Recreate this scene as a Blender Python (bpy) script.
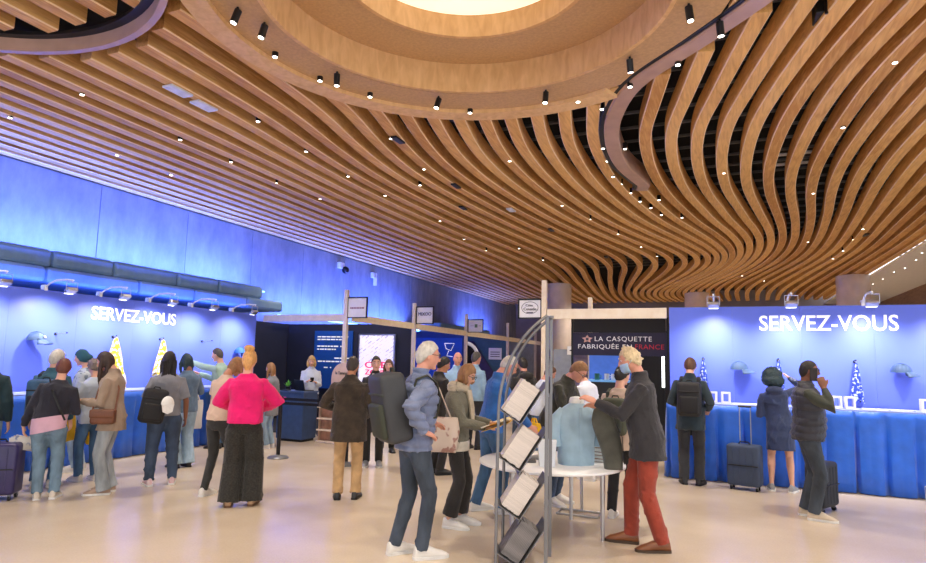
import bpy, math, random
import numpy as np
from mathutils import Vector, Matrix
random.seed(7); RNG = np.random.default_rng(7)
for o in list(bpy.data.objects): bpy.data.objects.remove(o)
SC = bpy.context.scene
COL = SC.collection

# ------------------------------------------------------------------ camera (24 mm lens, 1.62 m eye height)
FPX, CXP, CYP, EYE = 617.0, 463.0, 293.1, 1.62
YAW, TILT, ROLL = math.radians(22.5), math.radians(6.38), math.radians(1.29)
def cam_axes():
    cy, sy = math.cos(YAW), math.sin(YAW)
    r = Vector((cy, sy, 0)); f0 = Vector((-sy, cy, 0)); u0 = Vector((0, 0, 1))
    f = f0*math.cos(TILT)+u0*math.sin(TILT); u = u0*math.cos(TILT)-f0*math.sin(TILT)
    return r*math.cos(ROLL)+u*math.sin(ROLL), -r*math.sin(ROLL)+u*math.cos(ROLL), f
CR, CU, CF = cam_axes()
cd = bpy.data.cameras.new('camera'); cam = bpy.data.objects.new('camera', cd); COL.objects.link(cam)
cd.sensor_width = 36; cd.lens = FPX*36/926; cd.shift_y = (CYP-281.5)/926; cd.clip_end = 200
M3 = Matrix((CR, CU, -CF)).transposed()
cam.matrix_world = Matrix.Translation((0, 0, EYE)) @ M3.to_4x4()
SC.camera = cam
def ray(x, y): return CF+CR*((x-CXP)/FPX)-CU*((y-CYP)/FPX)
def atz(x, y, z): d = ray(x, y); return Vector((0, 0, EYE))+d*((z-EYE)/d.z)
def atx(x, y, X): d = ray(x, y); return Vector((0, 0, EYE))+d*(X/d.x)
def aty(x, y, Y): d = ray(x, y); return Vector((0, 0, EYE))+d*(Y/d.y)

# ------------------------------------------------------------------ world, exposure
W = bpy.data.worlds.new('world'); SC.world = W; W.use_nodes = True
bg = W.node_tree.nodes['Background']; bg.inputs[0].default_value = (0.93, 0.95, 1.0, 1); bg.inputs[1].default_value = 1.45
vs = SC.view_settings
vs.view_transform = 'Standard'; vs.look = 'None'; vs.gamma = 1; vs.use_curve_mapping = False; vs.exposure = 0.42

def lamp(name, typ, loc, energy, color, parent=None, look=None, **kw):
    l = bpy.data.lights.new(name, typ); l.energy = energy; l.color = color
    for k, v in kw.items(): setattr(l, k, v)
    o = bpy.data.objects.new(name, l); COL.objects.link(o); o.location = loc
    if look is not None:
        o.rotation_euler = (Vector(look)-Vector(loc)).to_track_quat('-Z', 'Y').to_euler()
    if parent is not None: o.parent = parent
    return o
WARM = (1.0, 0.89, 0.75)
# downlight beams in rows; far and right-hand ones added to brighten dim areas
for (lx, ly) in [(-7.6, 4.5), (-7.2, 8.5), (-4.2, 3.2), (-4.4, 8.8), (-1.2, 8.4), (0.8, 3.5), (1.6, 7.3), (-1.5, 2.0),
                 (-4.6, 13.5), (-1.5, 13.0), (-9.0, 13.0), (-9.0, 17.5), (2.6, 14), (-4.5, 18.5), (-0.8, 19), (3.5, 20), (-4.5, 25), (0.5, 27), (3.6, 27), (-2, 31.5), (2.5, 32), (6.3, 18), (6.3, 25), (6.3, 31), (-7.5, 29), (-5.5, 32.5)]:
    lamp('downlight_fill_beam', 'SPOT', (lx, ly, 4.93), 300, WARM, look=(lx, ly, 0), spot_size=math.radians(118), spot_blend=0.9, shadow_soft_size=0.12)

# ------------------------------------------------------------------ materials
MATS = {}
def nodes_of(name):
    m = bpy.data.materials.new(name); m.use_nodes = True
    nt = m.node_tree; b = nt.nodes['Principled BSDF']
    return m, nt, b
def mat(name, col, rough=0.6, metal=0.0, var=0.08, scale=8.0, bump=0.0, bscale=60.0, stretch=None, spec=0.5, emit=None, estr=0.0, col2=None, alpha=None, transmission=0.0, sheen=0.0, coat=0.0):
    if name in MATS: return MATS[name]
    m, nt, b = nodes_of(name)
    N = nt.nodes.new; L = nt.links.new
    tc = N('ShaderNodeTexCoord'); mp = N('ShaderNodeMapping'); L(tc.outputs['Object'], mp.inputs['Vector'])
    if stretch: mp.inputs['Scale'].default_value = stretch
    nz = N('ShaderNodeTexNoise'); nz.inputs['Scale'].default_value = scale; nz.inputs['Detail'].default_value = 4
    L(mp.outputs[0], nz.inputs['Vector'])
    mx = N('ShaderNodeMix'); mx.data_type = 'RGBA'
    c = Vector(col[:3]); d = Vector(col2[:3]) if col2 else c*(1-2*var)
    e = c if col2 else c*(1+2*var)
    mx.inputs[6].default_value = (*d, 1); mx.inputs[7].default_value = (min(e[0], 1), min(e[1], 1), min(e[2], 1), 1)
    cr = N('ShaderNodeMapRange'); cr.inputs[1].default_value = 0.3; cr.inputs[2].default_value = 0.7
    L(nz.outputs['Fac'], cr.inputs[0]); L(cr.outputs[0], mx.inputs[0]); L(mx.outputs[2], b.inputs['Base Color'])
    b.inputs['Roughness'].default_value = rough; b.inputs['Metallic'].default_value = metal
    b.inputs['Specular IOR Level'].default_value = spec
    if sheen: b.inputs['Sheen Weight'].default_value = sheen
    if coat: b.inputs['Coat Weight'].default_value = coat
    if transmission: b.inputs['Transmission Weight'].default_value = transmission
    if alpha is not None: b.inputs['Alpha'].default_value = alpha
    if bump:
        n2 = N('ShaderNodeTexNoise'); n2.inputs['Scale'].default_value = bscale; n2.inputs['Detail'].default_value = 3
        L(mp.outputs[0], n2.inputs['Vector'])
        bp = N('ShaderNodeBump'); bp.inputs['Strength'].default_value = bump; bp.inputs['Distance'].default_value = 0.02
        L(n2.outputs['Fac'], bp.inputs['Height']); L(bp.outputs[0], b.inputs['Normal'])
    if emit:
        b.inputs['Emission Color'].default_value = (*emit, 1); b.inputs['Emission Strength'].default_value = estr
    MATS[name] = m; return m
def srgb(r, g, b):
    f = lambda c: (c/255/12.92 if c/255 <= .04045 else ((c/255+.055)/1.055)**2.4)
    return (f(r), f(g), f(b))

def wood_mat(name, c1, c2, stretch):
    m, nt, b = nodes_of(name); N = nt.nodes.new; L = nt.links.new
    tc = N('ShaderNodeTexCoord'); mp = N('ShaderNodeMapping'); L(tc.outputs['Object'], mp.inputs['Vector']); mp.inputs['Scale'].default_value = stretch
    n1 = N('ShaderNodeTexNoise'); n1.inputs['Scale'].default_value = 3.0; n1.inputs['Detail'].default_value = 6; n1.inputs['Distortion'].default_value = 0.6
    L(mp.outputs[0], n1.inputs['Vector'])
    n2 = N('ShaderNodeTexNoise'); n2.inputs['Scale'].default_value = 0.7; n2.inputs['Detail'].default_value = 2; L(tc.outputs['Object'], n2.inputs['Vector'])
    oi = N('ShaderNodeObjectInfo')
    ad = N('ShaderNodeMath'); ad.operation = 'ADD'; L(n1.outputs['Fac'], ad.inputs[0])
    ml = N('ShaderNodeMath'); ml.operation = 'MULTIPLY_ADD'; ml.inputs[1].default_value = 0.35; ml.inputs[2].default_value = -0.18; L(oi.outputs['Random'], ml.inputs[0]); L(ml.outputs[0], ad.inputs[1])
    a2 = N('ShaderNodeMath'); a2.operation = 'MULTIPLY_ADD'; a2.inputs[1].default_value = 0.5; a2.inputs[2].default_value = -0.25; L(n2.outputs['Fac'], a2.inputs[0])
    a3 = N('ShaderNodeMath'); a3.operation = 'ADD'; L(ad.outputs[0], a3.inputs[0]); L(a2.outputs[0], a3.inputs[1])
    mr = N('ShaderNodeMapRange'); mr.inputs[1].default_value = 0.25; mr.inputs[2].default_value = 0.75; L(a3.outputs[0], mr.inputs[0])
    mx = N('ShaderNodeMix'); mx.data_type = 'RGBA'; mx.inputs[6].default_value = (*c1, 1); mx.inputs[7].default_value = (*c2, 1)
    L(mr.outputs[0], mx.inputs[0]); L(mx.outputs[2], b.inputs['Base Color']); b.inputs['Roughness'].default_value = 0.65; b.inputs['Specular IOR Level'].default_value = 0.3
    bp = N('ShaderNodeBump'); bp.inputs['Strength'].default_value = 0.08; bp.inputs['Distance'].default_value = .01; L(n1.outputs['Fac'], bp.inputs['Height']); L(bp.outputs[0], b.inputs['Normal'])
    MATS[name] = m; return m

# ------------------------------------------------------------------ geometry helpers
class Geo:
    def __init__(s): s.v = []; s.f = []
    def add(s, vs_, fs):
        n = len(s.v); s.v += [tuple(p) for p in vs_]; s.f += [tuple(i+n for i in f) for f in fs]; return s
    def box(s, c, size, rz=0.0, rx=0.0, ry=0.0):
        hx, hy, hz = size[0]/2, size[1]/2, size[2]/2
        R = (Matrix.Rotation(rz, 3, 'Z') @ Matrix.Rotation(ry, 3, 'Y') @ Matrix.Rotation(rx, 3, 'X'))
        P = [R @ Vector((x, y, z)) + Vector(c) for z in (-hz, hz) for y in (-hy, hy) for x in (-hx, hx)]
        return s.add(P, [(0, 2, 3, 1), (4, 5, 7, 6), (0, 1, 5, 4), (2, 6, 7, 3), (0, 4, 6, 2), (1, 3, 7, 5)])
    def tube(s, pts, r, n=10, cap=True, up=None):
        pts = [Vector(p) for p in pts]; m = len(pts)
        rr = r if isinstance(r, (list, tuple)) else [r]*m
        T = []
        for i in range(m):
            a = pts[max(i-1, 0)]; b = pts[min(i+1, m-1)]; T.append((b-a).normalized())
        u = Vector(up) if up else (Vector((0, 0, 1)) if abs(T[0].z) < 0.9 else Vector((1, 0, 0)))
        V = []
        for i in range(m):
            a = u-T[i]*u.dot(T[i])
            if a.length < 1e-6: a = T[i].orthogonal()
            a.normalize(); b = T[i].cross(a); u = a
            q = rr[i]; ra, rb = (q if isinstance(q, (list, tuple)) else (q, q))
            for k in range(n):
                t = 2*math.pi*k/n; V.append(pts[i]+a*(ra*math.cos(t))+b*(rb*math.sin(t)))
        Fs = [(i*n+k, i*n+(k+1) % n, (i+1)*n+(k+1) % n, (i+1)*n+k) for i in range(m-1) for k in range(n)]
        if cap: Fs += [tuple(range(n-1, -1, -1)), tuple((m-1)*n+k for k in range(n))]
        return s.add(V, Fs)
    def lathe(s, prof, n=24, c=(0, 0, 0)):
        V = []; m = len(prof)
        for r, z in prof:
            for k in range(n):
                t = 2*math.pi*k/n; V.append((c[0]+r*math.cos(t), c[1]+r*math.sin(t), c[2]+z))
        Fs = [(i*n+k, i*n+(k+1) % n, (i+1)*n+(k+1) % n, (i+1)*n+k) for i in range(m-1) for k in range(n)]
        Fs += [tuple(range(n-1, -1, -1)), tuple((m-1)*n+k for k in range(n))]
        return s.add(V, Fs)
    def ell(s, c, r, nu=16, nv=10, R=None):
        V = []; 
        for j in range(nv+1):
            ph = math.pi*j/nv
            for k in range(nu):
                t = 2*math.pi*k/nu
                p = Vector((r[0]*math.sin(ph)*math.cos(t), r[1]*math.sin(ph)*math.sin(t), -r[2]*math.cos(ph)))
                if j in (0, nv): p = p*1.0+Vector((1e-4*math.cos(t), 1e-4*math.sin(t), 0))
                if R: p = R @ p
                V.append(p+Vector(c))
        Fs = [(j*nu+k, j*nu+(k+1) % nu, (j+1)*nu+(k+1) % nu, (j+1)*nu+k) for j in range(nv) for k in range(nu)]
        return s.add(V, Fs)
    def prism(s, poly, a, b, axis='z'):
        def P(p, h):
            return {'z': (p[0], p[1], h), 'y': (p[0], h, p[1]), 'x': (h, p[0], p[1])}[axis]
        n = len(poly)
        V = [P(p, a) for p in poly]+[P(p, b) for p in poly]
        Fs = [tuple(range(n-1, -1, -1)), tuple(range(n, 2*n))]+[(i, (i+1) % n, n+(i+1) % n, n+i) for i in range(n)]
        return s.add(V, Fs)
    def sweep(s, secs, close=True, cap=True):
        """list of rings (equal length lists of points)"""
        n = len(secs[0]); m = len(secs); V = [p for r in secs for p in r]
        rng = range(n) if close else range(n-1)
        Fs = [(i*n+k, i*n+(k+1) % n, (i+1)*n+(k+1) % n, (i+1)*n+k) for i in range(m-1) for k in rng]
        if cap and close: Fs += [tuple(range(n-1, -1, -1)), tuple((m-1)*n+k for k in range(n))]
        return s.add(V, Fs)
    def mesh(s, name):
        me = bpy.data.meshes.new(name); me.from_pydata(s.v, [], s.f); me.update(); return me
    def build(s, name, m, parent=None, smooth=False, bevel=0.0, loc=None, rz=None):
        me = s.mesh(name)
        if m is not None: me.materials.append(m)
        if smooth:
            me.polygons.foreach_set('use_smooth', [True]*len(me.polygons))
            try: me.set_sharp_from_angle(angle=math.radians(42))
            except Exception: pass
        return link(name, me, parent, bevel, loc, rz)
def link(name, me, parent=None, bevel=0.0, loc=None, rz=None):
    o = bpy.data.objects.new(name, me); COL.objects.link(o)
    if parent is not None: o.parent = parent
    if bevel:
        b = o.modifiers.new('bevel', 'BEVEL'); b.width = bevel; b.segments = 2; b.limit_method = 'ANGLE'
    if loc is not None: o.location = loc
    if rz is not None: o.rotation_euler = (0, 0, rz)
    return o
def fix_normals(o):
    import bmesh
    bm = bmesh.new(); bm.from_mesh(o.data); bmesh.ops.recalc_face_normals(bm, faces=bm.faces); bm.to_mesh(o.data); bm.free(); return o
def empty(name, loc=(0, 0, 0), rz=0.0):
    o = bpy.data.objects.new(name, None); COL.objects.link(o); o.location = loc; o.rotation_euler = (0, 0, rz); o.empty_display_size = .1; return o
def tag(o, label, cat, group=None, kind=None):
    o['label'] = label; o['category'] = cat
    if group: o['group'] = group
    if kind: o['kind'] = kind
    return o
def struct(o, label=None):
    o['kind'] = 'structure'
    if label: o['label'] = label
    return o
def copy_tree(o, parent=None):
    c = o.copy(); COL.objects.link(c); c.parent = parent
    for ch in list(o.children): copy_tree(ch, c)
    return c
# text and remeshed parts are evaluated together in one helper scene, then linked here
TMP = bpy.data.scenes.new('helper_scene'); PEND = []
def text(name, body, m, parent, width, height, loc, rot=(math.pi/2, 0, 0), extrude=0.006, bold=0.0, align='CENTER', spacing=1.0):
    """flat lettering with its baseline left/centre/right at loc; scaled to cap height and total width"""
    c = bpy.data.curves.new(name, 'FONT'); c.body = body; c.extrude = extrude; c.offset = bold; c.resolution_u = 3; c.space_character = spacing
    o = bpy.data.objects.new(name+'_raw', c); TMP.collection.objects.link(o)
    PEND.append(dict(kind='text', o=o, name=name, m=m, parent=parent, width=width, height=height, loc=loc, rot=rot, align=align)); return PEND[-1]
# ================================================================== STRUCTURE
M_SLAT = wood_mat('oak_slat', srgb(192, 136, 74), srgb(236, 186, 116), (9, 0.9, 9))
M_EDGE = mat('oak_edge_band', srgb(248, 214, 170), 0.45, var=.03)
M_VENEER = wood_mat('oak_veneer', srgb(206, 160, 106), srgb(232, 190, 136), (4, 4, 1.2))
M_VENEER_SOFF = mat('fabric_soffit', srgb(196, 156, 110), 0.8, var=.05, scale=30, bump=.05)
M_RIM = mat('rim_veneer', srgb(186, 150, 132), 0.35, var=.05, scale=4)
M_DARK = mat('ceiling_void_black', (0.006, 0.006, 0.007), 0.9, var=.2)
M_RAIL = mat('grey_rail', (0.16, 0.16, 0.17), 0.5, 0.4)
M_BLACK = mat('black_metal', (0.012, 0.012, 0.014), 0.4, 0.3)
M_CONC = None
def concrete(name, c1, c2):
    m, nt, b = nodes_of(name); N = nt.nodes.new; L = nt.links.new
    tc = N('ShaderNodeTexCoord'); mp = N('ShaderNodeMapping'); L(tc.outputs['Object'], mp.inputs['Vector']); mp.inputs['Scale'].default_value = (1, 1.6, 0.7)
    n1 = N('ShaderNodeTexNoise'); n1.inputs['Scale'].default_value = 1.3; n1.inputs['Detail'].default_value = 8; n1.inputs['Roughness'].default_value = .65
    L(mp.outputs[0], n1.inputs['Vector'])
    mr = N('ShaderNodeMapRange'); mr.inputs[1].default_value = .3; mr.inputs[2].default_value = .7; L(n1.outputs['Fac'], mr.inputs[0])
    mx = N('ShaderNodeMix'); mx.data_type = 'RGBA'; mx.inputs[6].default_value = (*c1, 1); mx.inputs[7].default_value = (*c2, 1)
    L(mr.outputs[0], mx.inputs[0]); L(mx.outputs[2], b.inputs['Base Color']); b.inputs['Roughness'].default_value = .75
    n2 = N('ShaderNodeTexNoise'); n2.inputs['Scale'].default_value = 14; n2.inputs['Detail'].default_value = 5; L(tc.outputs['Object'], n2.inputs['Vector'])
    bp = N('ShaderNodeBump'); bp.inputs['Strength'].default_value = .12; bp.inputs['Distance'].default_value = .02; L(n2.outputs['Fac'], bp.inputs['Height']); L(bp.outputs[0], b.inputs['Normal'])
    MATS[name] = m; return m
M_CONC = concrete('concrete', (.19, .20, .22), (.33, .34, .36))
M_STONE_BLUE_LIT = concrete('ledge_concrete_blue_lit', (.15, .28, .50), (.23, .38, .60))  # blue of the LED wash is put into the ledge's base colour

# floor: polished pale resin
def floor_mat():
    m, nt, b = nodes_of('polished_floor'); N = nt.nodes.new; L = nt.links.new
    tc = N('ShaderNodeTexCoord')
    n1 = N('ShaderNodeTexNoise'); n1.inputs['Scale'].default_value = .55; n1.inputs['Detail'].default_value = 7; L(tc.outputs['Object'], n1.inputs['Vector'])
    n2 = N('ShaderNodeTexNoise'); n2.inputs['Scale'].default_value = 60; n2.inputs['Detail'].default_value = 2; L(tc.outputs['Object'], n2.inputs['Vector'])
    ad = N('ShaderNodeMath'); ad.operation = 'MULTIPLY_ADD'; ad.inputs[1].default_value = .25; L(n2.outputs['Fac'], ad.inputs[0]); L(n1.outputs['Fac'], ad.inputs[2])
    mr = N('ShaderNodeMapRange'); mr.inputs[1].default_value = .4; mr.inputs[2].default_value = .85; L(ad.outputs[0], mr.inputs[0])
    mx = N('ShaderNodeMix'); mx.data_type = 'RGBA'; mx.inputs[6].default_value = (*srgb(192, 174, 152), 1); mx.inputs[7].default_value = (*srgb(222, 206, 184), 1)
    L(mr.outputs[0], mx.inputs[0]); L(mx.outputs[2], b.inputs['Base Color'])
    m2 = N('ShaderNodeMapRange'); m2.inputs[3].default_value = .16; m2.inputs[4].default_value = .32; L(n1.outputs['Fac'], m2.inputs[0]); L(m2.outputs[0], b.inputs['Roughness'])
    return m
floor = struct(Geo().box((-2, 15, -.05), (19.2, 43, .1)).build('floor', floor_mat()))

# ---------------- ceiling: slats that wave around a round recess
CZ = 5.0
ceiling = struct(empty('ceiling', (0, 0, CZ)))
cdk = Geo().box((-3.2, 15, .82), (16.5, 43, .06)).build('deck', M_DARK, ceiling)
PITCH = .37
GUIDES = {
 -24: [(-8, -11.25), (2, -11.25), (10, -11.25), (20, -11.25), (36, -11.25)],
 -13: [(-8, -7.1), (2, -7.1), (7, -7.2), (10.5, -7.3), (14, -7.25), (20, -6.95), (25, -7.1), (30, -7.3), (36, -7.3)],
 -6.5: [(-8, -4.2), (2, -4.3), (5, -4.25), (6.9, -4.42), (8, -4.67), (9.1, -4.84), (10.4, -4.88), (11.4, -4.82), (14.4, -4.47), (17.2, -4.02), (19, -3.75), (21.3, -3.70), (25, -4.2), (30, -4.75), (34, -4.9), (36, -4.85)],
 0: [(-8, -1.6), (2, -1.5), (6, -1.85), (8.05, -2.27), (8.85, -2.41), (9.9, -2.48), (11.24, -2.46), (12.8, -2.3), (14.44, -2.04), (16.45, -1.5), (18.3, -.93), (20.1, -.53), (21.2, -.5), (23.6, -.95), (26.2, -1.75), (28.8, -2.5), (31, -2.75), (34, -2.5), (36, -2.2)],
 6.35: [(-8, 1.5), (2, 1.6), (4, 1.2), (6.04, .64), (6.76, .47), (8.2, .15), (8.96, -.02), (9.93, -.11), (11.3, -.11), (12.66, 0), (13.97, .22), (15.2, .43), (16.65, .73), (18.2, .94), (19.9, .97), (22, .76), (24.2, .3), (27, -.5), (29.5, -.95), (32, -.95), (36, -.4)],
 10.35: [(-8, 2.9), (2, 2.9), (5, 2.3), (6.6, 1.86), (7.84, 1.58), (9.36, 1.43), (10.6, 1.38), (11.75, 1.38), (13.05, 1.47), (15.6, 1.80), (18, 2.0), (20.2, 2.0), (22.07, 1.79), (23.8, 1.45), (26.4, .9), (29.5, .55), (32, .6), (36, .9)],
 16: [(-8, 4.1), (2, 4.1), (6, 3.75), (11, 3.42), (15, 3.55), (20, 3.72), (25, 3.4), (30, 3.1), (36, 3.3)],
 20.5: [(-8, 5.05), (2, 5.05), (11, 5.02), (20, 5.05), (36, 5.02)]}
def pchip(xs, ys, q):
    xs = np.array(xs, float); ys = np.array(ys, float); h = np.diff(xs); dl = np.diff(ys)/h
    d = np.zeros_like(xs); d[0] = dl[0]; d[-1] = dl[-1]
    for i in range(1, len(xs)-1):
        d[i] = (dl[i-1]*h[i]+dl[i]*h[i-1])/(h[i-1]+h[i])
    i = np.clip(np.searchsorted(xs, q)-1, 0, len(xs)-2); t = (q-xs[i])/h[i]
    return ((2*t**3-3*t**2+1)*ys[i]+(t**3-2*t**2+t)*h[i]*d[i]+(-2*t**3+3*t**2)*ys[i+1]+(t**3-t**2)*h[i]*d[i+1])
YS = np.concatenate([np.arange(-5, 2, 1.0), np.arange(2, 34.01, .2)])
gi = sorted(GUIDES); GX = np.array([pchip(*zip(*GUIDES[g]), YS) for g in gi])
IDX = np.arange(-24, 21)
FULL = np.array([[0.0]*len(YS)]*len(IDX))
for j in range(len(YS)): FULL[:, j] = pchip(gi, GX[:, j], IDX.astype(float))
for _ in range(3):
    P_ = np.pad(FULL, ((1, 1), (0, 0)), mode='edge'); P_[0] = 2*FULL[0]-FULL[1]; P_[-1] = 2*FULL[-1]-FULL[-2]
    FULL = (P_[:-2]+2*P_[1:-1]+P_[2:])/4
    P_ = np.pad(FULL, ((0, 0), (1, 1)), mode='edge'); FULL[:, 9:] = ((P_[:, :-2]+2*P_[:, 1:-1]+P_[:, 2:])/4)[:, 9:]
RIM = [(1.75, 3.6), (1.2, 4.8), (.42, 5.95), (-.1, 6.53), (-.79, 7.25), (-1.23, 8.21), (-1.41, 9.15), (-1.44, 10.4), (-1.2, 11.8)]
rimX = lambda Y: float(pchip([p[1] for p in RIM], [p[0] for p in RIM], np.array([Y]))[0])
RC, RR_ = Vector((-2.18, 5.1)), 2.62           # round recess
LC, LR = Vector((-6.15, 2.1)), 2.36            # second, smaller recess
def slat_mesh(path, z0, w=.18, dep=.25):
    n = len(path); g = Geo(); secs = []; ch = .013
    for i in range(n):
        a = Vector(path[max(i-1, 0)]); b = Vector(path[min(i+1, n-1)]); t = (b-a).normalized(); nx, ny = t.y, -t.x
        p = path[i]; h = w/2
        prof = [(-h, dep), (-h, ch), (-h+ch, 0), (h-ch, 0), (h, ch), (h, dep)]
        secs.append([(p[0]+nx*u, p[1]+ny*u, z0+v) for u, v in prof])
    g.sweep(secs); return g
def add_slat(path, z0, w=.18):
    if len(path) < 4: return
    g = slat_mesh(path, z0, w); me = g.mesh('slat'); me.materials.append(M_SLAT); me.materials.append(M_EDGE)
    nq = len(path)-1
    mi = []
    for i in range(nq): mi += [0, 1, 0, 1, 0, 0]
    mi += [0, 0]; me.polygons.foreach_set('material_index', mi)
    link('slat', me, ceiling)
for k, idx in enumerate(IDX):
    runs = [[]]; inner = []
    for j, Y in enumerate(YS):
        X = FULL[k, j]; p = Vector((X, Y)); cut = False
        if (p-RC).length < RR_+.02: cut = True
        if (p-LC).length < LR+.02:
            cut = True
            if (p-LC).length < LR-.10: inner.append((X, Y))
        if idx == 3 and Y < 11.6: cut = True
        if idx > 3 and Y < 11.8 and X < rimX(max(Y, 3.6))+.19: cut = True
        if idx < 3 and 3.6 < Y < 11.0 and X > rimX(Y)-.19: cut = True
        if idx < 3 and Y <= 3.6 and X > RIM[0][0]-.1: cut = True
        if cut:
            if runs[-1]: runs.append([])
        else: runs[-1].append((X, Y))
    for r in runs: add_slat(r, 0)
    add_slat(inner, .13)
# rim that leaves the round recess and flows into the slats, with a dark track
rp = [(rimX(y), y) for y in np.arange(3.6, 11.81, .15)]
fx = FULL[list(IDX).index(3)]; k0 = int(np.searchsorted(YS, 11.9)); rp += [(fx[k0], YS[k0])]
slr = slat_mesh(rp, -.03, .22, .30); o = slr.build('rim', M_RIM, ceiling)
off = []
for i in range(len(rp)):
    a = Vector(rp[max(i-1, 0)]); b = Vector(rp[min(i+1, len(rp)-1)]); t = (b-a).normalized(); off.append((rp[i][0]-t.y*.145, rp[i][1]+t.x*.145))
slat_mesh(off, -.015, .07, .12).build('light_track', M_BLACK, ceiling)
# plain soffit between recess and rim
n_ = 40; arc = [(RC.x+2.5*math.cos(t), RC.y+2.5*math.sin(t)) for t in np.linspace(math.radians(-20), math.radians(68), n_)]
rimside = [(p[0]-.05, p[1]) for p in rp if 4.25 < p[1] < 8.7]
Geo().prism(arc+rimside[::-1], -.012, .02, 'z').build('soffit', M_VENEER, ceiling)
def ringgeo(c, r0, r1, z0, z1, n=96, a0=0.0, a1=2*math.pi):
    g = Geo(); V = []; full = a1-a0 > 6.28
    for k in range(n):
        t = a0+(a1-a0)*k/(n if full else n-1); cs, sn = math.cos(t), math.sin(t)
        V += [(c[0]+r0*cs, c[1]+r0*sn, z0), (c[0]+r1*cs, c[1]+r1*sn, z0), (c[0]+r1*cs, c[1]+r1*sn, z1), (c[0]+r0*cs, c[1]+r0*sn, z1)]
    F_ = [] if full else [(0, 1, 2, 3), (4*n-1, 4*n-2, 4*n-3, 4*n-4)]
    for k in range(n if full else n-1):
        a = 4*k; b = 4*((k+1) % n)
        for i in range(4): F_.append((a+i, a+(i+1) % 4, b+(i+1) % 4, b+i))
    g.add(V, F_); return g
c2 = (RC.x, RC.y)
def ring(name, r0, r1, z0, z1, m, c=c2): fix_normals(ringgeo(c, r0, r1, z0, z1).build(name, m, ceiling, smooth=True))
c3 = (RC.x+.05, RC.y-.08)
fix_normals(ringgeo(c2, 2.41, 2.66, -.06, .25, 96, math.radians(66), math.radians(325)).build('recess_rim', M_VENEER, ceiling, smooth=True))
ring('recess_soffit', 1.93, 2.47, -.01, .02, M_VENEER_SOFF)
ring('recess_fascia', 1.91, 1.955, -.035, .34, M_VENEER, c3)
ring('recess_soffit', 1.22, 1.95, .33, .36, M_VENEER_SOFF, c3)
ring('recess_fascia', 1.20, 1.245, .30, .58, M_VENEER, c3)
M_GLOW = mat('luminous_ceiling', (.9, .85, .75), .8, var=.02, emit=(1.0, .86, .66), estr=.62)
Geo().lathe([(1.24, .56), (1.24, .58)], 64, (c3[0], c3[1], 0)).build('luminous_panel', M_GLOW, ceiling)
ring('recess_rim', 2.29, 2.36, -.03, .12, M_RIM, (LC.x, LC.y))
ring('recess_slot', 2.20, 2.29, .12, .16, M_BLACK, (LC.x, LC.y))
for y in np.arange(6.6, 24, .6):
    x0_ = -4.6 if y > 8.2 else rimX(y)
    Geo().box(((x0_+5.6)/2, y, .33), (5.6-x0_, .035, .04)).build('rail', M_RAIL, ceiling)
# white soffit to the right of the slats
M_WHITE = mat('white_plaster', (.82, .81, .79), .8, var=.02)
Geo().box((6.3, 15, .03), (2.4, 43, .06)).build('soffit', M_WHITE, ceiling)

# ---------------- walls
wall_left = struct(empty('wall_left', (-11.4, 0, 0)))
Geo().box((-.12, 15, 2.9), (.12, 43, 5.8)).build('backing', M_CONC, wall_left)
seams = [-6.4, -4.2, -2, .2, 2.4, 4.6, 6.3, 8.41, 10.62, 12.81, 15.0, 17.2, 19.6, 22, 24.4, 26.8, 29.2, 31.6, 34, 36.4]
for a, b in zip(seams[:-1], seams[1:]):
    Geo().box((-.03+random.uniform(-.004, .004), (a+b)/2, 3.75), (.06, b-a-.014, 2.5)).build('concrete_panel', M_CONC, wall_left, bevel=.006)
    Geo().box((-.03, (a+b)/2, 1.24), (.06, b-a-.014, 2.46)).build('concrete_panel', M_CONC, wall_left, bevel=.006)
# rounded stone ledge, two courses of blocks
ledge = struct(empty('trim_1', (-9.9, 0, 2.6)), 'two-course rounded concrete ledge along the wall')
y = -3.0
while y < 11.6:
    L_ = min(random.choice([1.1, 1.25, 1.4]), 11.7-y)
    if L_ > .3: Geo().box((-.72, y+L_/2, .525), (1.50, L_-.006, .29)).build('stone_block', M_STONE_BLUE_LIT, ledge, bevel=.06)
    y += L_
y = -3.0
while y < 12.0:
    L_ = min(random.choice([1.3, 1.5, 1.7]), 12.15-y)
    if L_ > .3: Geo().box((-.66, y+L_/2, .25), (1.62, L_-.006, .25)).build('stone_block', M_STONE_BLUE_LIT, ledge, bevel=.06)
    y += L_
ledge2 = struct(empty('trim_2', (-9.9, 0, 2.6)), 'dark far section of concrete ledge')
Geo().box((-.66, 24.3, .3), (1.5, 5.5, .42)).build('stone_block', M_STONE_BLUE_LIT, ledge2, bevel=.05)
M_BACK = mat('far_wall_paint', srgb(150, 138, 140), .8, var=.05, scale=2)
struct(Geo().box((-2, 36.2, 2.9), (19.2, .2, 5.8)).build('wall_back', M_BACK))
M_BROWN = wood_mat('brown_wall', srgb(118, 92, 74), srgb(152, 122, 98), (1, .6, 6))
wr = struct(empty('wall_right', (7.4, 0, 0)))
Geo().box((.1, 24, 2.9), (.2, 24, 5.8)).build('panelling', M_BROWN, wr)
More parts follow.
